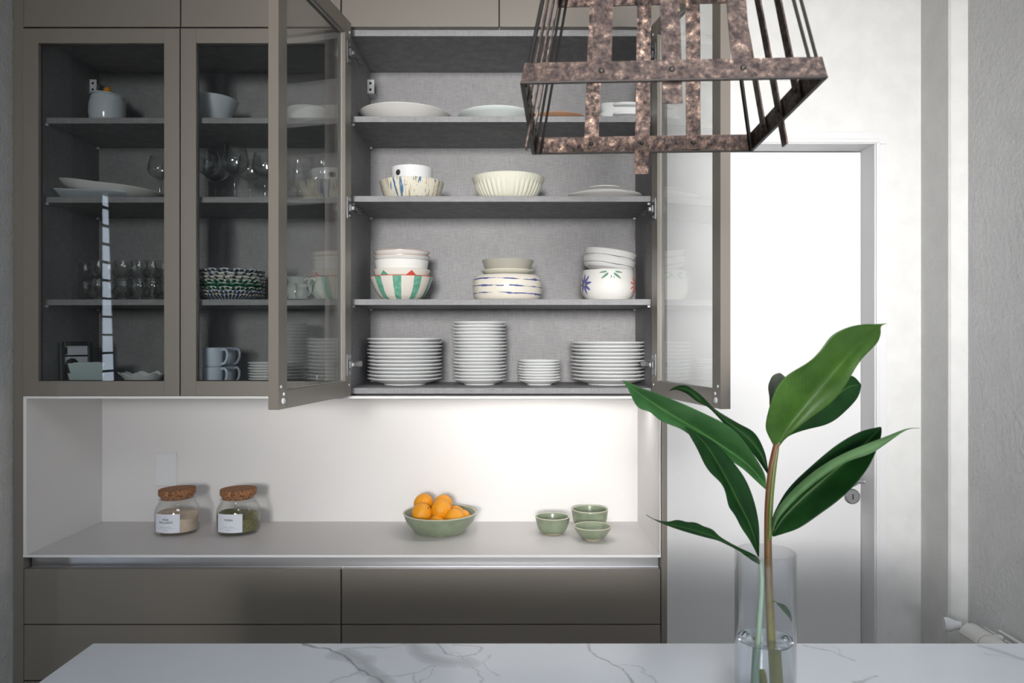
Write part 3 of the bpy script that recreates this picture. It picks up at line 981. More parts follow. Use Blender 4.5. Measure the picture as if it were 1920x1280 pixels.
def petals(bm, acen, zcen, lst):
    for (ang, L, w, off) in lst:
        d = (cos(R_(ang)), sin(R_(ang)))
        ring = []
        n = 14
        c_s, c_z = off + L / 2, 0
        pts = []
        for i in range(n):
            q = 2 * pi * i / n
            s = L / 2 * cos(q) + off + L / 2; tt = w / 2 * sin(q) * (1 - .25 * cos(q))
            u = s * d[0] - tt * d[1]; vz = s * d[1] + tt * d[0]
            pts.append((u, vz))
        cu, cv = (off + L / 2) * d[0], (off + L / 2) * d[1]

        def P(u, vz):
            zz = min(max(zcen + vz, .003), .090)
            rr = frad(zz) + .0005
            a = acen + u / .08
            return bm.verts.new((rr * sin(a), -rr * cos(a), zz))
        vs = [P(*p) for p in pts]; c = P(cu, cv)
        for i in range(n):
            bm.faces.new((c, vs[i], vs[(i + 1) % n]))


PB, PG, PR, PY = mat('blue_petal_paint', (0.12, 0.13, 0.36), .3), mat('green_petal_paint', (0.16, 0.33, 0.22), .3), mat('red_petal_paint', (0.66, 0.22, 0.15), .3), mat('ochre_paint', (0.6, 0.45, 0.12), .3)
for (acen, zc, m_, ls) in ((-1.13, .048, PB, [(a, .027, .0085, .004) for a in (10, 52, 95, 140, -35, -75, 185, 230)]),
                           (0.0, .085, PG, [(-38, .027, .007, .010), (-8, .024, .005, .012), (218, .027, .007, .010), (188, .024, .005, .012), (-90, .010, .003, .012), (-66, .008, .002, .016)]),
                           (1.18, .045, PR, [(a, .028, .0065, .004) for a in (100, 130, 165, 200, 235, 265, 60, -40)])):
    bm = bmesh.new(); petals(bm, acen, zc, ls)
    link('painted_flower', mesh_from('painted_flower', bm), m_, fv)
bm = bmesh.new(); petals(bm, -1.13, .048, [(0, .009, .008, -.0045)]); link('flower_centre', mesh_from('flower_centre', bm), PY, fv)
LINEW = mat('grey_lined_white', (0.82, 0.81, 0.79), 0.16, 0, 0.5, 0.4)
a_, z_, ob_ = polar(LINEW)
mp = nnew(LINEW, 'ShaderNodeMapping'); mp.inputs['Scale'].default_value = (12, 12, 50); lk(LINEW, ob_, mp.inputs['Vector'])
nb = noise_fac(LINEW, mp.outputs['Vector'], 1.0, 3)
pp = mth(LINEW, 'PINGPONG', mth(LINEW, 'ADD', z_, mth(LINEW, 'MULTIPLY', nb, .008)), .011)
cc = mixc(LINEW, mth(LINEW, 'LESS_THAN', pp, mth(LINEW, 'MULTIPLY', nb, .0018)), (0.82, 0.81, 0.79), (0.28, 0.28, 0.31))
lk(LINEW, cc, bsdf(LINEW).inputs['Base Color'])
for k, (dz, who) in enumerate(((.0835, 'lower'), (.1060, 'upper'))):
    solo('tilted_bowl', lathemesh('tilted_bowl', bowl_prof(.0790 - k * .001, .060, .036, .004, .30), 56), LINEW, who + ' white bowl with thin grey lines tilted in the flower bowl', 'bowl', (xb - .001 + .003 * k, yb, z3 + dz + .006), (0, R_(8.5), 0), 'tilted bowls in the flower bowl')

# --- closed cabinet, shelf 1
yb = .150
cj = thing('lidded_jar', 'white lidded pot with an orange knob behind the closed glass door', 'jar', (xat(201, yb), yb, z1))
link('body', lathemesh('pot', [(0, .002), (.036, .002), (.039, 0), (.042, .002), (.0475, .022), (.0515, .048), (.0505, .074), (.046, .095), (.0435, .101), (.041, .101), (.046, .07), (.046, .04), (.036, .008), (0, .006)], 48), PORC_BLUE, cj)
ld = link('lid', lathemesh('lid', [(0, .0075), (.020, .0065), (.042, .001), (.0480, 0), (.0490, -.003), (.047, -.005), (0, 0)], 48), PORC_BLUE, cj, (0, 0, .105), (0, R_(4), 0))
bm = bmesh.new(); bmesh.ops.create_uvsphere(bm, u_segments=20, v_segments=12, radius=.0115)
link('lid_knob', mesh_from('knob', bm), mat('orange_knob', (0.75, 0.30, 0.01), .35), ld, (0, 0, .015))
solo('copper_plate', plate_mesh(.108, .016), COPPER, 'dark copper brown plate lying behind the white lidded pot', 'plate', (xat(207, .19), .190, z1))
yb = .150
solo('flared_bowl', lathemesh('flared_bowl', bowl_prof(.083, .044, .090, .004, .85), 56), PORC_BLUE, 'tall flared white bowl on the top shelf above the wine glasses', 'bowl', (xat(393, yb), yb, z1))
solo('round_dish', lathemesh('round_dish', bowl_prof(.0640, .058, .063, .004, .3), 56), PORC, 'straight sided white dish on the top shelf behind the open door glass', 'dish', (xat(578, .16), .16, z1))
# shelf 2 platters
yb = .150
solo('oval_platter', lathemesh('oval_platter', plate_prof(.090, .030, foot=.5), 64, ovalmod(1.72)), PORC_BLUE, 'lower bluish white oval platter on the second shelf of the closed cabinet', 'platter', (xat(178, yb), yb, z2 + .001), (0, R_(1.6), 0))
solo('oval_platter', lathemesh('oval_platter_upper', bowl_prof(.088, .055, .034, .005, .6), 64, ovalmod(1.75)), PORC_WARM, 'upper cream oval platter leaning askew on the bluish one', 'platter', (xat(205, yb), yb + .005, z2 + .021), (0, R_(7.0), 0))


# wine glasses
def wine_prof(rb, hb, hs, rf, rim):
    t = .0011
    out = [(0, .0022), (rf * .3, .002), (rf, 0.0002), (rf, .0012), (rf * .55, .003), (rf * .18, .006), (.0042, .014), (.0036, hs * .5), (.0040, hs - .006), (.007, hs)]
    n = 10
    outer = []
    for k in range(1, n + 1):
        u = k / n
        r = rb * sin(min(1.0, u / .42) * pi / 2) ** .62 if u < .42 else rb + (rim - rb) * ((u - .42) / .58) ** 1.5
        outer.append((r, hs + hb * u))
    out += outer
    out += [(r - t, z) for (r, z) in reversed(outer)]
    out += [(0, hs + .004)]
    return out


zg = z2
gl_specs = [(300, .20, .036, .072, .085, .033, .027, 'wine glass half hidden behind the stile between the closed doors'),
            (388, .10, .038, .070, .078, .033, .031, 'wine glass first beside the stile of the second closed door'),
            (404, .19, .038, .070, .076, .033, .031, 'wine glass standing behind the first one on the second shelf'),
            (440, .085, .040, .093, .074, .036, .029, 'largest tall wine glass in the row on the second shelf'),
            (469, .15, .038, .076, .070, .034, .030, 'wine glass just behind the largest one on the second shelf'),
            (497, .11, .037, .073, .072, .033, .031, 'wine glass half hidden by the open door edge')]
for (px, y, rb, hb, hs, rf, rim, lab) in gl_specs:
    solo('wine_glass', lathemesh('wine_glass', wine_prof(rb, hb, hs, rf, rim), 40), GLASS, lab, 'glass', (xat(px, y), y, zg), (0, 0, 0), 'stemmed glasses on the second shelf')


def flute(r, z, a):
    k = max(0, min(1, (z - .04) / .02)) * max(0, min(1, (.118 - z) / .02))
    return r * (1 + .03 * k * cos(a * 10)), z


gob = [(0, .003), (.012, .003), (.033, .0003), (.034, .002), (.020, .006), (.008, .011), (.0075, .016), (.012, .022), (.0125, .026), (.007, .031), (.0065, .036), (.011, .041),
       (.024, .048), (.033, .060), (.037, .075), (.0375, .092), (.037, .106), (.0385, .118), (.0405, .126), (.0390, .1262), (.0365, .118), (.0345, .106), (.0350, .092), (.0345, .076), (.030, .062), (.020, .052), (0, .046)]
me_g = lathemesh('goblet', gob, 60, flute)
for (px, y, lab) in ((562, .10, 'large fluted goblet standing clear behind the open door glass'), (529, .16, 'fluted goblet beside the edge of the open door frame'), (592, .19, 'fluted goblet behind the large one on the second shelf'), (608, .10, 'fluted goblet nearest the hinge side of the open door')):
    solo('goblet', me_g, GLASS, lab, 'goblet', (xat(px, y), y, zg), (0, 0, random.random()), 'fluted goblets on the second shelf')

# tumblers, two high, on the third shelf
tum = [(0, .004), (.018, .004), (.020, 0), (.0225, 0), (.0225, .006), (.021, .010), (.027, .018), (.0305, .026), (.0265, .034), (.0215, .040), (.0225, .050), (.0245, .062), (.0232, .062), (.0210, .050), (.0200, .041), (.024, .034), (.027, .026), (.023, .018), (.017, .012), (0, .010)]
me_t = lathemesh('tumbler', tum, 24)
spots = [(160, .20), (185, .10), (206, .19), (231, .10), (253, .20), (262, .10), (287, .11), (306, .19)]
names = ['first', 'second', 'third', 'fourth', 'fifth', 'sixth', 'seventh', 'eighth']
for k, (px, y) in enumerate(spots):
    x = xat(px, y)
    for lv, w in ((0, 'lower'), (1, 'upper')):
        solo('glass_tumbler', me_t, GLASS, f'{w} waisted glass tumbler of the {names[k]} pair, counted from the rough wall', 'glass', (x, y, z3 + lv * .0565), (0, 0, random.random() * 3), 'stacked tumblers on the third shelf')

# painted scalloped plates
yb = .125
xb = xat(432, yb)


def scallop(r, z, a):
    k = max(0, (r - .055) / .04)
    return r * (1 + .012 * k * cos(a * 16)), z + .0012 * k * cos(a * 16)


PCOL = [((0.02, 0.06, 0.20), (0.75, 0.72, 0.60), 34), ((0.04, 0.09, 0.24), (0.80, 0.80, 0.76), 30), ((0.01, 0.10, 0.08), (0.70, 0.75, 0.70), 26), ((0.005, 0.11, 0.055), (0.04, 0.24, 0.12), 18),
        ((0.015, 0.13, 0.07), (0.75, 0.78, 0.74), 20), ((0.80, 0.78, 0.72), (0.10, 0.10, 0.10), 16), ((0.72, 0.72, 0.68), (0.06, 0.09, 0.18), 14), ((0.05, 0.08, 0.17), (0.70, 0.68, 0.60), 22)]
pos_w = ['bottom', 'second from the bottom', 'third from the bottom', 'fourth from the bottom', 'fourth from the top', 'third from the top', 'second from the top', 'top']
desc_w = ['blue and cream', 'blue and white', 'dark teal', 'deep green', 'green and white', 'white waved', 'white and navy', 'navy and cream']
for k, (ca, cb, per) in enumerate(PCOL):
    m_ = mat(f'painted_edge_{k}', ca, 0.25, 0, 0.5, 0.3)
    a_, z_, ob_ = polar(m_)
    nb = noise_fac(m_, ob_, 50, 3)
    s_ = mth(m_, 'SINE', mth(m_, 'ADD', mth(m_, 'MULTIPLY', a_, float(per * 1.7)), mth(m_, 'MULTIPLY', nb, 6.0)))
    c_ = mixc(m_, mth(m_, 'GREATER_THAN', s_, 0.45), ca, cb)
    c_ = mixc(m_, mth(m_, 'GREATER_THAN', z_, .0158), c_, (0.80, 0.80, 0.74) if k > 0 else (0.75, 0.6, 0.2))
    lk(m_, c_, bsdf(m_).inputs['Base Color'])
    solo('painted_plate', lathemesh('painted_plate', plate_prof(.0985, .017, .0045, foot=.72), 96, scallop), m_, f'{desc_w[k]} painted scalloped plate, {pos_w[k]} of the colourful stack', 'plate', (xb + random.uniform(-.002, .002), yb, z3 + k * .0104), (0, 0, k * .7), 'colourful scalloped plates')


# jugs
def jug(px, y, s, z, label, handle_dir=1):
    t = thing('milk_jug', label, 'jug', (xat(px, y), y, z), (0, 0, 0), 'small white jugs'); t.scale = (s, s, s)
    pr = [(0, .002), (.020, .002), (.022, 0), (.025, .002), (.0305, .014), (.0320, .026), (.0285, .040), (.0235, .051), (.0225, .058), (.0245, .066), (.0262, .070), (.0250, .0702), (.0222, .065), (.0205, .057), (.0215, .050), (.026, .040), (.029, .026), (.026, .012), (0, .006)]

    def spout(r, z, a):
        k = max(0, (z - .052) / .018)
        d = max(0, cos(a - (pi if handle_dir > 0 else 0)))
        return r + .010 * k * d ** 6, z + .005 * k * d ** 6
    link('body', lathemesh('jug_body', pr, 48, spout), PORC_MINT, t)
    bm = bmesh.new()
    hd_ = handle_dir
    tube(bm, smoothpts([(.0235 * hd_, 0, .060), (.036 * hd_, 0, .066), (.046 * hd_, 0, .056), (.044 * hd_, 0, .036), (.036 * hd_, 0, .022), (.0295 * hd_, 0, .016)], 16), .0036, 10)
    link('handle', mesh_from('jug_handle', bm), PORC_MINT, t)
    return t


tr_y = .10
solo('jug_tray', lathemesh('jug_tray', plate_prof(.062, .0045, .002, foot=.8), 40, ovalmod(1.0)), PORC, 'thin white tray under the small jugs', 'tray', (xat(570, tr_y), tr_y, z3))
jug(556, .130, 0.96, z3 + .0048, 'largest pale jug behind the small one on the third shelf')
jug(566, .072, 0.60, z3 + .0048, 'smallest pale jug in front of the large jug')
jug(606, .095, 0.92, z3 + .0048, 'pale jug with its handle towards the smallest jug, beside the open door frame', -1)


# mugs
def mug_parts(t, material):
    pr = [(0, .002), (.022, .002), (.024, 0), (.0255, .001), (.0272, .006), (.0280, .030), (.0285, .0475), (.0275, .0480), (.0264, .0472), (.0258, .03), (.025, .008), (0, .005)]
    b1 = link('body', lathemesh('mug_body', pr, 44), material, t)
    bm = bmesh.new()
    tube(bm, smoothpts([(.026, 0, .042), (.038, 0, .044), (.0455, 0, .035), (.044, 0, .020), (.036, 0, .009), (.0265, 0, .007)], 16), .0037, 10)
    b2_ = link('handle', mesh_from('mug_handle', bm), material, t)
    b1.scale = b2_.scale = (1, 1, 1.165)


MUGB = mat('pale_blue_glaze', (0.60, 0.69, 0.80), 0.18, 0, 0.5, 0.4)
MUGG = mat('slate_grey_glaze', (0.36, 0.41, 0.49), 0.25, 0, 0.5, 0.3)
for (px, y, m_, w, w2) in ((399, .085, MUGB, 'pale blue', 'of the two in front beside the door stile'), (423, .150, MUGG, 'slate grey', 'of the two behind the pale blue mugs')):
    for lv, p in ((0, 'lower'), (1, 'upper')):
        t = thing('mug', f'{p} {w} mug {w2}', 'mug', (xat(px, y) + .001 * lv, y, ZB0 + .0002 + lv * .0563), (0, 0, R_(-12)), 'stacked mugs')
        mug_parts(t, m_)
t = thing('glass_cup', 'clear glass cup in front of the plates behind the open door glass', 'cup', (xat(592, .06), .06, ZB0 + .0002), (0, 0, R_(-130)))
mug_parts(t, GLASS)

# bottom shelf behind the first door
SQW = mat('pale_grey_green_glaze', (0.58, 0.68, 0.68), 0.18, 0, 0.5, 0.4)
yb = .075
for lv, p in ((0, 'lower'), (1, 'upper')):
    bm = bmesh.new()
    s0, s1, hh_ = .036 , .047, .040
    prev = None
    rings = []
    for (s, z) in ((s0, 0), (s1, hh_), (s1 - .004, hh_), (s0 - .003, .006)):
        rings.append([bm.verts.new((s * a, s * b, z)) for (a, b) in ((-1, -1), (1, -1), (1, 1), (-1, 1))])
    for a, b in zip(rings[:-1], rings[1:]):
        for i in range(4):
            bm.faces.new((a[i], a[(i + 1) % 4], b[(i + 1) % 4], b[i]))
    bm.faces.new(rings[0][::-1]); bm.faces.new(rings[-1])
    bmesh.ops.bevel(bm, geom=list(bm.edges), offset=.0014, segments=2, affect='EDGES')
    solo('square_bowl', mesh_from('square_bowl', bm), SQW, f'{p} square white bowl in front of the small picture frame', 'bowl', (xat(160, yb), yb, ZB0 + .0002 + lv * .0285), (0, 0, R_(33)), 'square bowls')


def wavy(r, z, a):
    k = max(0, (r - .03) / .03)
    return r * (1 + .05 * k * cos(a * 9)), z + .0035 * k * cos(a * 9)


solo('scalloped_bowl', lathemesh('scalloped_bowl', bowl_prof(.064, .032, .038, .003, .8), 90, wavy), PORC, 'small white scalloped bowl on the bottom shelf behind the curtain reflection', 'bowl', (xat(269, .085), .085, ZB0 + .0002))
# picture frame
yb = .215
pfz = ZB0 + .0005
pf = thing('picture_frame', 'small dark picture frame with a dark silhouette against white, behind the square bowls', 'picture frame', (-1.3000, .1040, pfz), (R_(-2), 0, R_(60)))
bm = bmesh.new()
fw, fh, bw = .048, .129, .012
for (a, b, c, d) in ((-fw, -fw + bw, 0, fh), (fw - bw, fw, 0, fh), (-fw + bw, fw - bw, 0, bw), (-fw + bw, fw - bw, fh - bw, fh)):
    box(bm, a, b, -.012, 0, c, d, .001)
link('frame', mesh_from('frame', bm), mat('black_green_frame', (0.02, 0.03, 0.028), .4), pf)
link('frame_insert', boxmesh('frame_insert', -fw + bw - .002, fw - bw + .002, -.004, -.002, bw - .002, fh - bw + .002, 0), mat('white_insert', (0.75, 0.76, 0.82), .3), pf)  # pale sheet in the frame, carries a dark flat shape
bm = bmesh.new()
pts = [(-.034, .0), (.006, .0), (.012, .04), (.008, .056), (-.002, .066), (-.014, .068), (-.026, .062), (-.032, .050), (-.034, .04)]
vs = [bm.verts.new((x, -.0045, .013 + z)) for (x, z) in pts]; bm.faces.new(vs)
box(bm, -.038, .038, -.0046, -.0042, .085, .090, 0)
box(bm, -.038, -.024, -.0046, -.0042, .092, .113, 0)
link('silhouette', mesh_from('silhouette', bm, False), mat('dark_insert', (0.015, 0.012, 0.012), .3), pf)

# ------------------------------------------------------------------ worktop objects
zc = CT + .0002
# orange bowl
bx, by = stand(825, 1009, .078, CT)
ob = thing('fruit_bowl', 'wide sage green bowl of oranges on the worktop', 'bowl', (bx, by, zc))
R0 = 69 / F * (CD + by)
link('body', lathemesh('fruit_bowl', [(0, .005), (.060, .005), (.062, .0005), (.072, .0005), (.078, .004), (.083, .010), (R0 * .91, .036), (R0 - .001, .060), (R0 - .0025, .062), (R0 - .0055, .060), (R0 * .86, .036), (.078, .014), (.07, .010), (0, .009)], 72), SAGE, ob)
link('rim', lathemesh('rim', [(R0 - .0003, .0598), (R0 + .0002, .0612), (R0 - .0012, .0628), (R0 - .0042, .0628), (R0 - .006, .0605)], 72, closed=True), SAGE_RIM, ob)
link('foot_ring', lathemesh('foot_ring', [(.061, .0), (.0725, .0), (.0735, .0016), (.061, .0016)], 56, closed=True), BISQUE, ob)


def orange_mesh(seed):
    bm = bmesh.new(); bmesh.ops.create_uvsphere(bm, u_segments=32, v_segments=20, radius=1)
    for v_ in bm.verts:
        n_ = mnoise.noise(v_.co * 1.4 + Vector((seed, 0, 0)))
        pole = max(0, v_.co.z - .9) / .1
        v_.co = v_.co * (1 + .02 * n_ - .07 * pole ** 2) * (1 if True else 1)
        v_.co.z *= .95
    return mesh_from('orange', bm)


OR = [(794, 943, 18.6, .035, 'orange at the back above the bowl, nearest the jars'), (791, 962, 19.5, -.028, 'largest orange in front at the side of the bowl towards the jars'),
      (831, 945, 18.0, .030, 'orange at the back behind the central upper orange'), (827, 955, 18.5, -.020, 'central orange resting high at the front of the pile'),
      (852, 974, 20.0, -.038, 'orange low at the front on the side towards the small green bowls'), (819, 983, 17.0, -.045, 'orange mostly hidden low between the front oranges'),
      (854, 965, 17.5, .030, 'orange peeping out behind the low front orange'), (866, 972, 17.0, .000, 'orange with its dark stem scar showing beside the rim')]
for k, (px, py, rp, dy, lab) in enumerate(OR):
    y = by + dy
    r = rp / F * (CD + y)
    rot = (random.random() * 3, random.random() * 3, random.random() * 3) if k != 7 else (R_(62), R_(40), 0)
    o = link('orange', orange_mesh(k * 3.1), ORANGE, None, tuple(at(px, py, y)), rot); o.scale = (r, r, r)
    tag(o, lab, 'orange', 'oranges in the green bowl')
    bm = bmesh.new(); lathe(bm, [(0, .01), (.10, .006), (.13, -.01), (0, -.02)], 12)
    link('stem_scar', mesh_from('stem_scar', bm), ORANGE_NAVEL, o, (0, 0, .885))


# sage bowls
def sage_bowl(px, ybase, rb, Rr, h, p, label, foot=None):
    x, y = stand(px, ybase, rb, CT)
    t = thing('sage_bowl', label, 'bowl', (x, y, zc), (0, 0, 0), 'small sage green bowls')
    link('body', lathemesh('sage_bowl', bowl_prof(Rr, rb, h, .0045, p, .005), 64), SAGE, t)
    link('rim', lathemesh('rim', [(Rr - .0004, h - .0022), (Rr + .0003, h - .001), (Rr - .0008, h + .0005), (Rr - .0032, h + .0005), (Rr - .0044, h - .0012)], 64, closed=True), SAGE_RIM, t)
    link('foot_ring', lathemesh('foot_ring', [(rb * .78, -.0001), (rb * .96, -.0001), (rb * 1.0, .004), (rb * .80, .004)], 48, closed=True), BISQUE, t)


sage_bowl(1036, 1003.5, .031, .0535, .052, .34, 'deep sage green bowl standing alone at the side nearest the oranges')
sage_bowl(1106, 993.0, .038, .0580, .058, .26, 'largest deep sage green bowl at the back of the three')
sage_bowl(1111, 1014.5, .0255, .0565, .040, .50, 'shallow sage green bowl on a small foot in front of the largest one')

# storage jars
txt_cache = {}


def text_mesh(body, size):
    cu = bpy.data.curves.new('txt', 'FONT'); cu.body = body; cu.size = size; cu.align_x = 'CENTER'; cu.space_character = 1.25; cu.offset = size * .022
    o = bpy.data.objects.new('txt', cu); COL.objects.link(o)
    dg = bpy.context.evaluated_depsgraph_get()
    me = bpy.data.meshes.new_from_object(o.evaluated_get(dg))
    bpy.data.objects.remove(o); bpy.data.curves.remove(cu)
    return me


def wrap(me, r, a0, z0):
    for v_ in me.vertices:
        a = a0 + v_.co.x / r
        v_.co = Vector((r * sin(a), -r * cos(a), z0 + v_.co.y))
    return me


def jar(px, label, fill_mat, fill_name, lines, group, level, cork_tilt):
    RB = 0.0655
    x, y = stand(px, 1005.5, .055, CT)
    t = thing('storage_jar', label, 'jar', (x, y, zc), (0, 0, 0), group)
    w = .0026
    prof = [(0, .003), (.048, .003), (.052, 0), (.058, .0012), (.0640, .008), (RB, .018), (RB, .066), (.0635, .078), (.0560, .091), (.0515, .098), (.0520, .1015), (.0545, .1025), (.0545, .106), (.0520, .1075), (.0520, .116), (.0500, .116), (.0495, .104), (.0490, .098), (.0535, .090), (.061, .077), (RB - w, .066), (RB - w, .018), (.0610, .009), (.052, .0055), (0, .0055)]
    link('glass_body', lathemesh('jar_glass', prof, 64), JARG, t)
    # contents: heaped, slightly sloping top
    def slope(r, z, a):
        if z > .03:
            z = z + .006 * (r / .06) * cos(a - 2.4) + .0025 * sin(a * 3)
        return r, z
    link(fill_name, lathemesh('fill', [(0, .0062), (.050, .0062), (.0600, .010), (RB - w - .0008, .019), (RB - w - .0008, level), (.045, level + .004), (.02, level + .006), (0, level + .007)], 56, slope), fill_mat, t)
    ck = link('cork_lid', lathemesh('cork', [(0, -.012), (.0475, -.012), (.0485, .0005), (.0540, .001), (.0545, .003), (.0545, .017), (.053, .0185), (0, .0190)], 56), CORK, t, (0, 0, .1175), (0, R_(cork_tilt), 0))
    # paper label
    a0, half, zl0, zl1 = -.11, .63, .0130, .0690
    bm = bmesh.new()
    n = 28
    rl = RB + .0006
    lo, hi = [], []
    for i in range(n + 1):
        a = a0 - half + 2 * half * i / n
        lo.append(bm.verts.new((rl * sin(a), -rl * cos(a), zl0))); hi.append(bm.verts.new((rl * sin(a), -rl * cos(a), zl1)))
    for i in range(n):
        bm.faces.new((lo[i], lo[i + 1], hi[i + 1], hi[i]))
    lb = link('paper_label', mesh_from('paper_label', bm), PAPER, t)
    z = .0490 if len(lines) == 1 else .0500
    for ln in lines:
        link('lettering', wrap(text_mesh(ln, .0082), rl + .0004, a0, z), INK, lb)
        z -= .0084
    # unreadable small print and the little mark above the name
    bm = bmesh.new()
    for (wid, zz, th, gap) in ((.034, .0295, .0014, 2), (.056, .0255, .0005, 0), (.017, .0205, .0013, 1)):
        segs = 11 if gap else 1
        for k in range(segs):
            u0 = -wid / 2 + wid * k / segs; u1 = u0 + wid / segs * (.72 if gap else 1)
            if gap == 2 and k == 5:
                continue
            m_ = 4
            for q in range(m_):
                aa0, aa1 = a0 + (u0 + (u1 - u0) * q / m_) / rl, a0 + (u0 + (u1 - u0) * (q + 1) / m_) / rl
                rr = rl + .0004
                bm.faces.new([bm.verts.new((rr * sin(a), -rr * cos(a), z_)) for a, z_ in ((aa0, zz), (aa1, zz), (aa1, zz + th), (aa0, zz + th))])
    rr = rl + .0004
    for (du, dz) in ((-.0006, 0), (.0006, .0007), (-.0003, .0014)):
        bm.faces.new([bm.verts.new((rr * sin(a0 + (du + e) / rl), -rr * cos(a0 + (du + e) / rl),   .0610 + dz + f)) for e, f in ((-.0006, 0), (.0006, 0), (.0006, .0006), (-.0006, .0006))])
    link('small_print', mesh_from('small_print', bm, False), INK_SOFT, lb)


jar(332.5, 'glass jar of pale bread crumbs with a cork lid, its label reading PAN RALLADO', CRUMBS, 'bread_crumbs', ['PAN', 'RALLADO'], 'cork lidded storage jars', .056, -2.0)
jar(447, 'glass jar of dried green yerba with a cork lid, its label reading YERBA', YERBA, 'dried_herb', ['YERBA'], 'cork lidded storage jars', .055, -1.0)

# ------------------------------------------------------------------ island
ZI = 0.90
YI = (CAMZ - ZI) * F / (1206 - CZ) - CD
XI0 = (175 - CX) / F * (YI + CD)
MARB = mat('veined_white_marble', (0.74, 0.75, 0.77), 0.22, 0, 0.5)
vc = nnew(MARB, 'ShaderNodeVertexColor'); vc.layer_name = 'veins'
sp = nnew(MARB, 'ShaderNodeSeparateColor'); lk(MARB, vc.outputs['Color'], sp.inputs[0])
v = tex_obj(MARB)
cl = ramp(MARB, noise_fac(MARB, v, 5, 4), [(0.3, (0.66, 0.695, 0.75)), (0.7, (0.70, 0.735, 0.79))])  # cool blue of the daylight is tinted into the white marble
lk(MARB, mixc(MARB, sp.outputs[0], cl, (0.17, 0.185, 0.19)), bsdf(MARB).inputs['Base Color'])
ISLW = mat('white_island_panel', (0.72, 0.72, 0.71), 0.5)
isl = thing('kitchen_island', 'white marble topped kitchen island with grey veins in front of the cabinets', 'island')
XI1, YI0 = 1.12, -1.75


def ip(px, py):
    d = (CAMZ - ZI) * F / (py - CZ)
    return ((px - CX) / F * d, d - CD)


def cp(x, y):                                  # from the marble crop to frame pixels
    return ip(520 + x * .36458, 1190 + y * .36458)


VE = []                                        # (points, half width, strength)
VE.append(([cp(90, 36), cp(190, 62), cp(300, 85), cp(385, 140), cp(430, 182), cp(560, 250), cp(640, 330)], .0016, .9))
VE.append(([cp(330, 85), cp(430, 125), cp(470, 180), cp(560, 240)], .010, .42))
VE.append(([cp(330, 75), cp(440, 62), cp(560, 68), cp(640, 50), cp(690, 36)], .0010, .65))
VE.append(([cp(430, 195), cp(360, 210), cp(270, 245), cp(200, 290)], .0012, .55))
VE.append(([cp(690, 40), cp(735, 95), cp(800, 130), cp(950, 142)], .012, .40))
VE.append(([cp(700, 40), cp(750, 90), cp(800, 140), cp(740, 185), cp(640, 205), cp(540, 215)], .0009, .6))
VE.append(([cp(820, 42), cp(880, 100), cp(960, 108), cp(1030, 95), cp(1035, 62), cp(900, 50)], .0011, .75))
VE.append(([cp(860, 95), cp(920, 90), cp(960, 120), cp(1050, 215), cp(1040, 240)], .0010, .5))
VE.append(([cp(700, 200), cp(730, 245), cp(800, 180), cp(800, 150)], .0008, .5))
VE.append(([cp(1100, 100), cp(1060, 150), cp(1140, 210)], .0009, .5))
VE.append(([cp(1600, 38), cp(1620, 95), cp(1740, 155), cp(1800, 205), cp(1830, 260)], .0015, .85))
VE.append(([cp(1740, 155), cp(1830, 160), cp(1900, 185)], .0008, .45))
VE.append(([ip(1506, 1209), ip(1556, 1221), ip(1601, 1238)], .0012, .5))
VE.append(([ip(1540, 1212), ip(1566, 1214), ip(1580, 1228)], .0008, .4))
VE.append(([ip(1600, 1281), ip(1628, 1273), ip(1646, 1267)], .0014, .5))
VE.append(([ip(1836, 1210), ip(1870, 1220), ip(1920, 1236), ip(1960, 1250)], .0030, .42))
VE.append(([ip(1850, 1224), ip(1890, 1232), ip(1930, 1240)], .0012, .35))
VE.append(([ip(1205, 1258), ip(1225, 1272), ip(1240, 1290)], .0012, .35))
VS = [(smoothpts([(a, b, 0) for a, b in p], 40), w, s) for p, w, s in VE]


def vein(x, y):
    nx = .006 * mnoise.noise(Vector((x * 38, y * 38, 0))) + .0025 * mnoise.noise(Vector((x * 130, y * 130, 5)))
    ny = .006 * mnoise.noise(Vector((x * 38, y * 38, 9))) + .0025 * mnoise.noise(Vector((x * 130, y * 130, 15)))
    best = 0
    qx, qy = x + nx, y + ny
    for pts, w, s in VS:
        if not (bbs[id(pts)][0] < qx < bbs[id(pts)][1] and bbs[id(pts)][2] < qy < bbs[id(pts)][3]):
            continue
        for a, b in zip(pts[:-1], pts[1:]):
            dx, dy = b.x - a.x, b.y - a.y
            L2 = dx * dx + dy * dy + 1e-12
            t = min(1, max(0, ((qx - a.x) * dx + (qy - a.y) * dy) / L2))
            ex, ey = qx - a.x - t * dx, qy - a.y - t * dy
            dd = sqrt(ex * ex + ey * ey)
            wl = w * (.6 + .8 * abs(mnoise.noise(Vector((x * 20, y * 20, 3)))) * 2)
            if dd < wl * 2.4:
                val = s * max(0, 1 - dd / (wl * 2.4)) ** (.8 if w < .004 else .6)
                best = max(best, val)
    return best


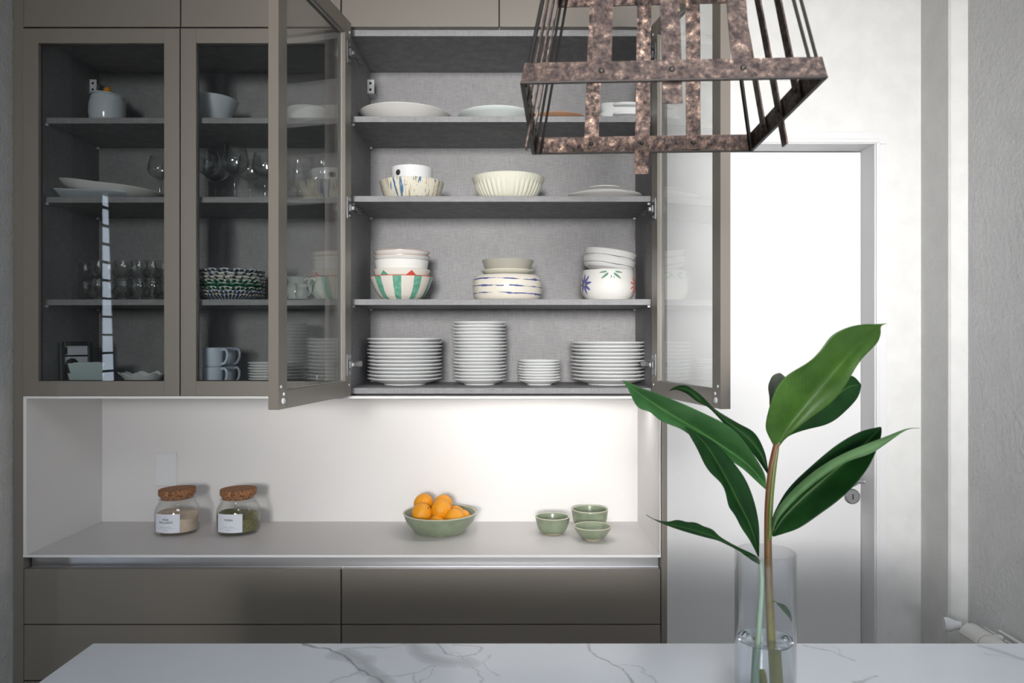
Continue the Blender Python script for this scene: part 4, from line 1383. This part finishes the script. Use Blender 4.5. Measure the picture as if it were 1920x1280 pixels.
bbs = {}
for pts, w, s in VS:
    m_ = w * 3 + .012
    bbs[id(pts)] = (min(p.x for p in pts) - m_, max(p.x for p in pts) + m_, min(p.y for p in pts) - m_, max(p.y for p in pts) + m_)
bm = bmesh.new()
xs = [XI0, XI0 + .06] + [XI0 + .06 + .0026 * k for k in range(1, int((XI1 - XI0 - .07) / .0026))] + [XI1]
ysv = [YI - .0026 * k for k in range(0, 62)]
y_ = ysv[-1]
while y_ > YI0 + .05:
    y_ -= .05; ysv.append(y_)
ysv.append(YI0)
lay = bm.verts.layers.float_color.new('veins')
gr = []
for y in ysv:
    row = []
    for x in xs:
        v_ = bm.verts.new((x, y, ZI))
        f_ = vein(x, y)
        v_[lay] = (f_, f_, f_, 1)
        row.append(v_)
    gr.append(row)
for j in range(len(ysv) - 1):
    for i in range(len(xs) - 1):
        bm.faces.new((gr[j][i], gr[j + 1][i], gr[j + 1][i + 1], gr[j][i + 1]))
edge = gr[0] + [r[-1] for r in gr[1:]] + gr[-1][-2::-1] + [r[0] for r in gr[-2:0:-1]]
low = []
for v_ in edge:
    q = bm.verts.new((v_.co.x, v_.co.y, ZI - .02)); q[lay] = (0, 0, 0, 1); low.append(q)
for i in range(len(edge)):
    j = (i + 1) % len(edge)
    bm.faces.new((edge[i], edge[j], low[j], low[i]))
bm.faces.new(low)
link('marble_top', mesh_from('marble_top', bm, False), MARB, isl)
link('body', boxmesh('body', XI0 + .03, XI1 - .03, YI0 + .25, YI - .03, .1, ZI - .0205, .001), ISLW, isl)
link('plinth', boxmesh('plinth', XI0 + .06, XI1 - .06, YI0 + .3, YI - .07, 0, .1, 0), DARKGAP, isl)

# ------------------------------------------------------------------ vase and plant
YV = -1.000
XV = xat(1435, YV)
va = thing('glass_vase', 'tall clear cylinder vase half filled with water on the marble island', 'vase', (XV, YV, ZI + .0003))
rv = 55.5 / F * (CD + YV)
hv = zat(1033, YV) - ZI
link('glass_body', lathemesh('vase_glass', [(0, 0), (rv - .004, 0), (rv - .001, .001), (rv, .004), (rv, hv - .001), (rv - .0012, hv), (rv - .0028, hv - .001), (rv - .0028, .014), (rv - .006, .010), (0, .010)], 72), VASEG, va)
hw_ = zat(1199, YV) - ZI
rw = rv - .0031
link('water', lathemesh('water', [(0, .0103), (rw - .004, .0103), (rw, .0145), (rw, hw_ + .0012), (rw - .0015, hw_), (0, hw_)], 72), WATER, va)


def leaf(parent, A, M, B, material, n=22, bulge=.004, wave=.0, seed=0):
    """A, M, B: edge, midrib, edge as (px, py, Y) from base to tip"""
    a = smoothpts([at(*p) for p in A], n); m = smoothpts([at(*p) for p in M], n); b = smoothpts([at(*p) for p in B], n)
    bm = bmesh.new(); uvl = bm.loops.layers.uv.new('UVMap')
    rows = []
    for i in range(n):
        t = i / (n - 1)
        row = []
        for (p, q, u) in ((a[i], m[i], 0), (a[i], m[i], .33), (a[i], m[i], .66), (m[i], m[i], 1), (m[i], b[i], .34), (m[i], b[i], .67), (m[i], b[i], 1)):
            pt = p.lerp(q, u)
            row.append(pt)
        env = sin(pi * min(1, t * 1.02)) ** .5 if 0 < t < 1 else 0
        for k, s in ((1, .8), (2, .9), (4, .9), (5, .8)):
            row[k] = row[k] + Vector((0, -bulge * s * env, bulge * .25 * env))
        w_ = wave * env
        row[0] = row[0] + Vector((0, w_ * sin(t * 17 + seed), 0)); row[6] = row[6] + Vector((0, w_ * sin(t * 15 + 2 + seed), 0))
        row[1] = row[1] + Vector((0, .45 * w_ * sin(t * 17 + seed), 0)); row[5] = row[5] + Vector((0, .45 * w_ * sin(t * 15 + 2 + seed), 0))
        rows.append([bm.verts.new(p) for p in row])
    us = [0, .17, .33, .5, .67, .83, 1]
    for i in range(n - 1):
        for k in range(6):
            f = bm.faces.new((rows[i][k], rows[i][k + 1], rows[i + 1][k + 1], rows[i + 1][k]))
            for lp, (ii, kk) in zip(f.loops, ((i, k), (i, k + 1), (i + 1, k + 1), (i + 1, k))):
                lp[uvl].uv = (us[kk], ii / (n - 1))
    me = mesh_from('leaf', bm, True, 180)
    o = link('leaf', me, material, parent)
    sd = o.modifiers.new('smooth', 'SUBSURF'); sd.levels = 1; sd.render_levels = 2
    so = o.modifiers.new('thickness', 'SOLIDIFY'); so.thickness = .0005
    return o


br = thing('leafy_branch', 'tall brown stemmed branch with large green leaves standing in the glass vase', 'plant', (0, 0, 0))
bm = bmesh.new()
zb_ = ZI + .0125
sp_ = smoothpts([(xat(1450, YV + .006), YV + .006, zb_), at(1446, 1200, YV + .004), at(1441, 1080, YV), at(1440, 960, YV - .002), at(1446, 880, YV - .004), at(1456, 832, YV - .006)], 26)
tube(bm, sp_, [.0068 - .0022 * (i / 25) ** 1.5 for i in range(26)], 12)
link('stem', mesh_from('stem', bm), STEM, br)
bm = bmesh.new()
tube(bm, smoothpts([at(1443, 1010, YV - .006), at(1445, 950, YV - .008), at(1450, 890, YV - .008), at(1458, 840, YV - .008), at(1463, 822, YV - .008)], 14), [.0035] * 10 + [.003, .0026, .002, .0015], 10)
link('leaf_sheath', mesh_from('leaf_sheath', bm), STEM_G, br)
Y0 = YV
# big upright leaf
leaf(br, [(1452, 838, Y0 - .005), (1440, 815, Y0 - .012), (1435, 795, Y0 - .02), (1448, 746, Y0 - .04), (1471, 708, Y0 - .05), (1518, 677, Y0 - .06), (1545, 648, Y0 - .066), (1562, 627, Y0 - .07), (1602, 610, Y0 - .078), (1649, 607, Y0 - .09), (1662, 606, Y0 - .092)],
     [(1456, 838, Y0 - .008), (1470, 812, Y0 - .012), (1515, 749, Y0 - .020), (1552, 705, Y0 - .03), (1590, 664, Y0 - .045), (1628, 626, Y0 - .07), (1648, 609, Y0 - .09), (1663, 606.5, Y0 - .093)],
     [(1458, 838, Y0 - .006), (1467, 828, Y0 - .008), (1499, 799, Y0 - .02), (1562, 752, Y0 - .035), (1609, 683, Y0 - .055), (1634, 655, Y0 - .065), (1646, 643, Y0 - .07), (1652, 620, Y0 - .085), (1650, 609, Y0 - .09), (1662, 607, Y0 - .092)], LEAF_LIGHT, 26, .004, .002, 1)
# dark leaf behind it
leaf(br, [(1458, 834, Y0 + .004), (1470, 800, Y0 + .02), (1510, 745, Y0 + .04), (1556, 712, Y0 + .06), (1593, 703, Y0 + .075), (1606, 710, Y0 + .08), (1615, 721, Y0 + .08)],
     [(1460, 835, Y0 + .004), (1477, 815, Y0 + .018), (1520, 778, Y0 + .035), (1560, 748, Y0 + .055), (1592, 724, Y0 + .072), (1615, 722, Y0 + .08)],
     [(1462, 836, Y0 + .004), (1477, 818, Y0 + .014), (1515, 805, Y0 + .028), (1552, 794, Y0 + .045), (1577, 780, Y0 + .06), (1604, 750, Y0 + .072), (1612, 736, Y0 + .077), (1615, 723, Y0 + .08)], LEAF_DARK, 22, .003, .003, 2)
# curled leaf behind, seen from its back
leaf(br, [(1456, 800, Y0 + .01), (1446, 770, Y0 + .02), (1442, 750, Y0 + .03), (1441, 725, Y0 + .045), (1445, 708, Y0 + .06), (1453, 701, Y0 + .07)],
     [(1459, 800, Y0 + .008), (1456, 760, Y0 + .014), (1456, 740, Y0 + .022), (1457, 720, Y0 + .04), (1460, 706, Y0 + .058), (1459, 699, Y0 + .07)],
     [(1462, 800, Y0 + .01), (1468, 770, Y0 + .018), (1475, 740, Y0 + .03), (1477, 718, Y0 + .045), (1472, 706, Y0 + .06), (1464, 699, Y0 + .07)], LEAF_GREY, 16, .004, .003, 3)
# broad leaf reaching out over the worktop
leaf(br, [(1436, 912, Y0 - .004), (1435, 892, Y0 - .012), (1415, 855, Y0 - .03), (1374, 805, Y0 - .055), (1312, 771, Y0 - .08), (1243, 742, Y0 - .10), (1202, 727, Y0 - .11), (1178, 716, Y0 - .116), (1167, 712, Y0 - .12)],
     [(1436, 916, Y0 - .006), (1424, 895, Y0 - .004), (1398, 868, Y0 - .012), (1355, 838, Y0 - .025), (1305, 806, Y0 - .045), (1255, 776, Y0 - .07), (1213, 748, Y0 - .09), (1185, 727, Y0 - .11), (1167, 713, Y0 - .12)],
     [(1435, 917, Y0 - .006), (1421, 904, Y0 - .012), (1390, 876, Y0 - .03), (1352, 853, Y0 - .042), (1312, 828, Y0 - .055), (1277, 804, Y0 - .07), (1259, 797, Y0 - .078), (1234, 786, Y0 - .088), (1218, 770, Y0 - .095), (1197, 766, Y0 - .10), (1181, 736, Y0 - .112), (1173, 720, Y0 - .118), (1167, 713, Y0 - .12)], LEAF_MID, 28, .003, .0015, 4)
# twisted leaf behind that one
leaf(br, [(1441, 885, Y0 + .004), (1434, 846, Y0 + .018), (1415, 811, Y0 + .035), (1384, 793, Y0 + .05), (1342, 767, Y0 + .07), (1318, 744, Y0 + .08), (1302, 731, Y0 + .088), (1284, 721, Y0 + .095), (1262, 726, Y0 + .10), (1254, 732, Y0 + .104)],
     [(1441, 888, Y0 + .002), (1426, 850, Y0 + .012), (1400, 818, Y0 + .028), (1368, 793, Y0 + .045), (1334, 766, Y0 + .062), (1308, 746, Y0 + .076), (1288, 730, Y0 + .088), (1265, 728, Y0 + .098), (1254, 732, Y0 + .104)],
     [(1440, 890, Y0 + .004), (1418, 858, Y0 + .02), (1388, 824, Y0 + .035), (1359, 795, Y0 + .05), (1327, 763, Y0 + .066), (1305, 752, Y0 + .078), (1290, 739, Y0 + .088), (1268, 730, Y0 + .098), (1254, 733, Y0 + .104)], LEAF_DARK, 24, .002, .002, 5)
# right-hand broad dark leaf
leaf(br, [(1447, 1000, Y0 - .004), (1448, 975, Y0 - .01), (1455, 955, Y0 - .016), (1477, 917, Y0 - .03), (1515, 880, Y0 - .045), (1562, 839, Y0 - .06), (1609, 811, Y0 - .07), (1636, 803, Y0 - .077), (1651, 800, Y0 - .08)],
     [(1448, 1004, Y0 - .002), (1466, 972, Y0 + .002), (1500, 936, Y0 + .004), (1545, 896, Y0 - .002), (1590, 860, Y0 - .02), (1625, 828, Y0 - .05), (1643, 810, Y0 - .07), (1652, 801, Y0 - .08)],
     [(1450, 1006, Y0 - .004), (1467, 1001, Y0 - .01), (1497, 990, Y0 - .02), (1535, 965, Y0 - .03), (1571, 939, Y0 - .04), (1604, 906, Y0 - .052), (1627, 877, Y0 - .06), (1641, 850, Y0 - .068), (1652, 818, Y0 - .076), (1653, 802, Y0 - .08)], LEAF_DARK, 26, .003, .001, 6)
# narrow leaf seen from its underside, in front of it
leaf(br, [(1447, 996, Y0 - .010), (1452, 962, Y0 - .03), (1484, 920, Y0 - .05), (1530, 880, Y0 - .07), (1577, 852, Y0 - .09), (1627, 831, Y0 - .11), (1671, 814, Y0 - .125), (1702, 802, Y0 - .135), (1725, 802, Y0 - .14)],
     [(1449, 996, Y0 - .012), (1456, 970, Y0 - .036), (1489, 931, Y0 - .057), (1535, 892, Y0 - .077), (1584, 861, Y0 - .096), (1632, 842, Y0 - .115), (1671, 821, Y0 - .128), (1703, 803, Y0 - .137), (1725, 802.5, Y0 - .14)],
     [(1450, 998, Y0 - .010), (1458, 975, Y0 - .03), (1491, 937, Y0 - .052), (1537, 898, Y0 - .072), (1587, 866, Y0 - .092), (1634, 850, Y0 - .11), (1671, 825, Y0 - .125), (1702, 804, Y0 - .135), (1725, 803, Y0 - .14)], LEAF_UNDER, 24, .0015, .0, 7)
# small leaf inside the vase
bm = bmesh.new(); tube(bm, smoothpts([at(1447, 1129, YV - .004), at(1452, 1127, YV - .008), at(1459, 1130, YV - .012)], 8), .0012, 8)
lf = leaf(br, [(1456, 1130, Y0 - .012), (1466, 1131, Y0 - .014), (1476, 1137, Y0 - .016), (1483, 1150, Y0 - .014), (1485, 1165, Y0 - .010)],
          [(1456, 1131, Y0 - .011), (1464, 1135, Y0 - .012), (1473, 1143, Y0 - .014), (1480, 1153, Y0 - .012), (1485, 1166, Y0 - .010)],
          [(1456, 1132, Y0 - .012), (1463, 1139, Y0 - .014), (1470, 1147, Y0 - .015), (1478, 1156, Y0 - .013), (1485, 1167, Y0 - .010)], LEAF_DARK, 14, .001, 0, 8)
link('petiole', mesh_from('petiole', bm), STEM_G, br)
# second cutting with two leaves
b2 = thing('leafy_cutting', 'shorter pale stemmed cutting with two drooping dark leaves in the vase', 'plant', (0, 0, 0))
bm = bmesh.new()
tube(bm, smoothpts([(xat(1417, YV - .012), YV - .012, zb_), at(1421, 1210, YV - .012), at(1427, 1120, YV - .012), at(1428, 1080, YV - .012), at(1425, 1052, YV - .013)], 20), [.0058 - .0028 * (i / 19) for i in range(20)], 12)
link('stem', mesh_from('stem', bm), STEM_BLUE, b2)
leaf(b2, [(1422, 1044, Y0 - .012), (1406, 1013, Y0 - .02), (1390, 989, Y0 - .03), (1378, 965, Y0 - .035), (1366, 949, Y0 - .04), (1356, 911, Y0 - .05), (1327, 880, Y0 - .06), (1306, 839, Y0 - .068), (1290, 811, Y0 - .07), (1285, 800, Y0 - .07)],
     [(1422, 1044, Y0 - .011), (1419, 1024, Y0 - .012), (1405, 983, Y0 - .018), (1378, 930, Y0 - .03), (1357, 890, Y0 - .04), (1334, 848, Y0 - .054), (1308, 815, Y0 - .064), (1286, 800, Y0 - .07)],
     [(1423, 1044, Y0 - .012), (1424, 1010, Y0 - .018), (1423, 980, Y0 - .024), (1414, 940, Y0 - .032), (1396, 895, Y0 - .042), (1368, 858, Y0 - .05), (1338, 828, Y0 - .06), (1300, 806, Y0 - .068), (1286, 799, Y0 - .07)], LEAF_DARK, 26, .003, .0015, 9)
leaf(b2, [(1426, 1058, Y0 - .014), (1420, 1043, Y0 - .018), (1378, 1022, Y0 - .03), (1348, 1004, Y0 - .04), (1337, 992, Y0 - .045), (1318, 986, Y0 - .05), (1304, 978, Y0 - .055), (1288, 979, Y0 - .058), (1271, 973, Y0 - .063), (1253, 978, Y0 - .068), (1227, 973, Y0 - .073), (1212, 965, Y0 - .076)],
     [(1426, 1058, Y0 - .016), (1416, 1047, Y0 - .022), (1380, 1028, Y0 - .036), (1347, 1010, Y0 - .047), (1322, 1000, Y0 - .055), (1290, 991, Y0 - .063), (1255, 983, Y0 - .072), (1228, 974, Y0 - .076), (1212, 965, Y0 - .077)],
     [(1426, 1059, Y0 - .014), (1412, 1052, Y0 - .018), (1384, 1032, Y0 - .03), (1348, 1014, Y0 - .042), (1325, 1008, Y0 - .05), (1289, 998, Y0 - .06), (1253, 986, Y0 - .068), (1228, 975, Y0 - .073), (1212, 966, Y0 - .076)], LEAF_DARK, 24, .001, .0, 10)
b3 = solo('stem_stub', lathemesh('stem_stub', [(0, 0), (.0052, 0), (.0054, .003), (.0046, .045), (.003, .052), (0, .053)], 16), STEM, 'short brown cut stem standing low in the water of the vase', 'plant', (xat(1437, YV - .018), YV - .016, ZI + .0125), (R_(-5), R_(-4), 0))

# ------------------------------------------------------------------ lantern
LY0, LZ0 = -1.28, CAMZ + (CZ - 147) / F * .90
SB = 0.352                                    # side at the bottom
LXc, LYc = 0.191, LY0 + SB / 2
tap = 0.185
HL = 0.62
ln = thing('lantern_pendant', 'rusty iron strap lantern hanging over the island', 'pendant lamp', (LXc, LYc, LZ0), (0, 0, R_(-3.4)))


def half(h):
    return SB / 2 - tap * h


bw_, bt_ = 0.0232, 0.0026
for (h0, nm) in ((0, 'lower_band'), (.218, 'middle_band'), (.44, 'upper_band')):
    for k in range(4):
        bm = bmesh.new()
        a0_, a1_ = half(h0), half(h0 + bw_)
        o_ = bt_
        vs = []
        for (hh_, z) in ((a0_, h0), (a1_, h0 + bw_)):
            for (e) in (0, -o_):
                for s in (-1, 1):
                    vs.append(bm.verts.new((s * (hh_ + (e if True else 0) + .0002), -(hh_ + e), z)))
        # vs: low outer(-,+), low inner(-,+), high outer, high inner
        lo_o, lo_i, hi_o, hi_i = vs[0:2], vs[2:4], vs[4:6], vs[6:8]
        for q in ((lo_o[0], lo_o[1], hi_o[1], hi_o[0]), (lo_i[1], lo_i[0], hi_i[0], hi_i[1]), (hi_o[0], hi_o[1], hi_i[1], hi_i[0]), (lo_o[1], lo_o[0], lo_i[0], lo_i[1]), (lo_o[0], hi_o[0], hi_i[0], lo_i[0]), (lo_o[1], lo_i[1], hi_i[1], hi_o[1])):
            bm.faces.new(q)
        bmesh.ops.rotate(bm, verts=bm.verts, cent=(0, 0, 0), matrix=Matrix.Rotation(k * pi / 2, 3, 'Z'))
        b_ = link(nm, mesh_from(nm, bm, False), RUST, ln)
        if h0 == 0:
            # dark lower lip of the band
            bm = bmesh.new(); box(bm, -a0_, a0_, -a0_ - .0012, -a0_ + .004, -.0028, -.0002, .0005)
            bmesh.ops.rotate(bm, verts=bm.verts, cent=(0, 0, 0), matrix=Matrix.Rotation(k * pi / 2, 3, 'Z'))
            link('band_lip', mesh_from('band_lip', bm), IRON, b_)
# straps: three on each side, the middle one hanging below the band
for k in range(4):
    for j in (-1, 0, 1):
        bm = bmesh.new()
        zl = (-.029 if k == 0 else -.036) if j == 0 else .001
        n = 8
        rows = []
        for i in range(n + 1):
            h = zl + (HL - zl) * i / n
            off = half(h) - bt_ - .0008
            xc = j * .082 * (1 - .28 * max(0, h) / HL)
            w_ = bw_ / 2 * (1 - .15 * max(0, h) / HL)
            jit = .0006 * sin(i * 2.3 + k + j * 2)
            rows.append([bm.verts.new((xc + jit + s * w_, -off + e, h)) for (s, e) in ((-1, 0), (1, 0), (1, .0022), (-1, .0022))])
        for a, b in zip(rows[:-1], rows[1:]):
            for i in range(4):
                bm.faces.new((a[i], a[(i + 1) % 4], b[(i + 1) % 4], b[i]))
        bm.faces.new(rows[0][::-1]); bm.faces.new(rows[-1])
        bmesh.ops.rotate(bm, verts=bm.verts, cent=(0, 0, 0), matrix=Matrix.Rotation(k * pi / 2, 3, 'Z'))
        st_ = link('strap', mesh_from('strap', bm, False), RUST, ln)
        # rivets, outside and inside, on the lower and middle bands
        bm = bmesh.new()
        for h in (bw_ * .5, .218 + bw_ * .5):
            for sgn in (1, -1):
                bmv = bmesh.new(); lathe(bmv, [(0, .0022), (.0022, .0018), (.0036, 0), (0, 0)], 10)
                me_ = bpy.data.meshes.new('t'); bmv.to_mesh(me_); bmv.free()
                nb0 = len(bm.verts); bm.from_mesh(me_); bpy.data.meshes.remove(me_)
                bm.verts.ensure_lookup_table()
                off = half(h) + .0002 if sgn > 0 else half(h) - bt_ - .0030
                xc = j * .082 * (1 - .28 * h / HL)
                mt = Matrix.Translation((xc, -off, h)) @ Matrix.Rotation(pi / 2 * sgn, 4, 'X')
                bmesh.ops.transform(bm, matrix=mt, verts=bm.verts[nb0:])
        bmesh.ops.rotate(bm, verts=bm.verts, cent=(0, 0, 0), matrix=Matrix.Rotation(k * pi / 2, 3, 'Z'))
        link('rivet', mesh_from('rivet', bm), IRON, st_)
# corner rods
for k in range(4):
    for dx in (0, .0085):
        bm = bmesh.new()
        pts = []
        for i in range(7):
            h = -.002 + (HL + .002) * i / 6
            q = half(h) - .0048
            pts.append((q - dx, -q, h))
        tube(bm, pts, .0021, 8)
        bmesh.ops.rotate(bm, verts=bm.verts, cent=(0, 0, 0), matrix=Matrix.Rotation(k * pi / 2, 3, 'Z'))
        link('corner_rod', mesh_from('corner_rod', bm), IRON, ln)
bm = bmesh.new(); q = half(HL) + .004; box(bm, -q, q, -q, q, HL, HL + .004, .001)
link('top_plate', mesh_from('top_plate', bm), RUST, ln)
bm = bmesh.new(); tube(bm, [(0, 0, HL), (0, 0, HL - .07)], .018, 20)
link('bulb_socket', mesh_from('bulb_socket', bm), IRON, ln)
bm = bmesh.new(); lathe(bm, [(0, -.075), (.016, -.07), (.028, -.05), (.03, -.035), (.022, -.015), (.013, 0), (0, 0)], 24)
link('bulb', mesh_from('bulb', bm), mat('opal_bulb', (.8, .78, .72), .2), ln, (0, 0, HL - .07))
bm = bmesh.new(); tube(bm, [(0, 0, HL + .003), (0, 0, H_ROOM - LZ0)], .004, 10)
link('hanging_rod', mesh_from('hanging_rod', bm), IRON, ln)

# ------------------------------------------------------------------ radiator
RADW = mat('radiator_enamel', (0.70, 0.70, 0.68), 0.35)
zr = 0.615
ra = thing('radiator', 'white sectional radiator on the rough wall beside the island end', 'radiator', (0, 0, 0))
pit = .092
yr0 = .105
for k in range(7):
    y1_, y0_ = yr0 - k * pit - .002, yr0 - (k + 1) * pit + .002
    bm = bmesh.new()
    prof_ = [(1.336 - .037 * cos(R_(q)), zr - .030 + .037 * sin(R_(q))) for q in range(18, 151, 12)] + [(1.366, zr - .020), (1.304, zr - .026)]
    a = [bm.verts.new((x, y0_, z)) for x, z in prof_]; b = [bm.verts.new((x, y1_, z)) for x, z in prof_]
    for i in range(len(prof_)):
        j = (i + 1) % len(prof_)
        bm.faces.new((a[i], a[j], b[j], b[i]))
    bm.faces.new(a[::-1]); bm.faces.new(b)
    box(bm, 1.302, 1.312, y0_ + .004, y1_ - .004, .12, zr - .018, .003)
    box(bm, 1.318, 1.372, (y0_ + y1_) / 2 - .012, (y0_ + y1_) / 2 + .012, .12, zr - .006, .004)
    box(bm, 1.374, 1.378, y0_ + .004, y1_ - .004, .12, zr - .004, .001)
    box(bm, 1.36, 1.384, y0_ + .01, y0_ + .026, zr - .012, zr - .002, .001)
    link('radiator_section', mesh_from('radiator_section', bm, True, 30), RADW, ra)
bm = bmesh.new(); tube(bm, [(1.392, yr0 - .05, zr + .001), (1.392, yr0 - 7 * pit, zr + .001)], .005, 10)
link('wall_rail', mesh_from('wall_rail', bm), RADW, ra)
bm = bmesh.new()
lathe(bm, [(0, 0), (.012, 0), (.013, .014), (.0195, .030), (.0205, .040), (.018, .046), (0, .047)], 28)
link('valve_knob', mesh_from('valve_knob', bm), WHITEPL, ra, (1.326, yr0 + .030, zr - .012), (0, -pi / 2, R_(-14)))
bm = bmesh.new(); tube(bm, [(1.328, yr0 + .03, zr - .012), (1.345, yr0 + .03, zr - .012), (1.345, yr0 - .004, zr - .012)], .008, 12)
tube(bm, [(1.340, yr0 + .03, zr - .012), (1.340, yr0 + .03, .02)], .007, 12)
link('valve_pipe', mesh_from('valve_pipe', bm), RADW, ra)
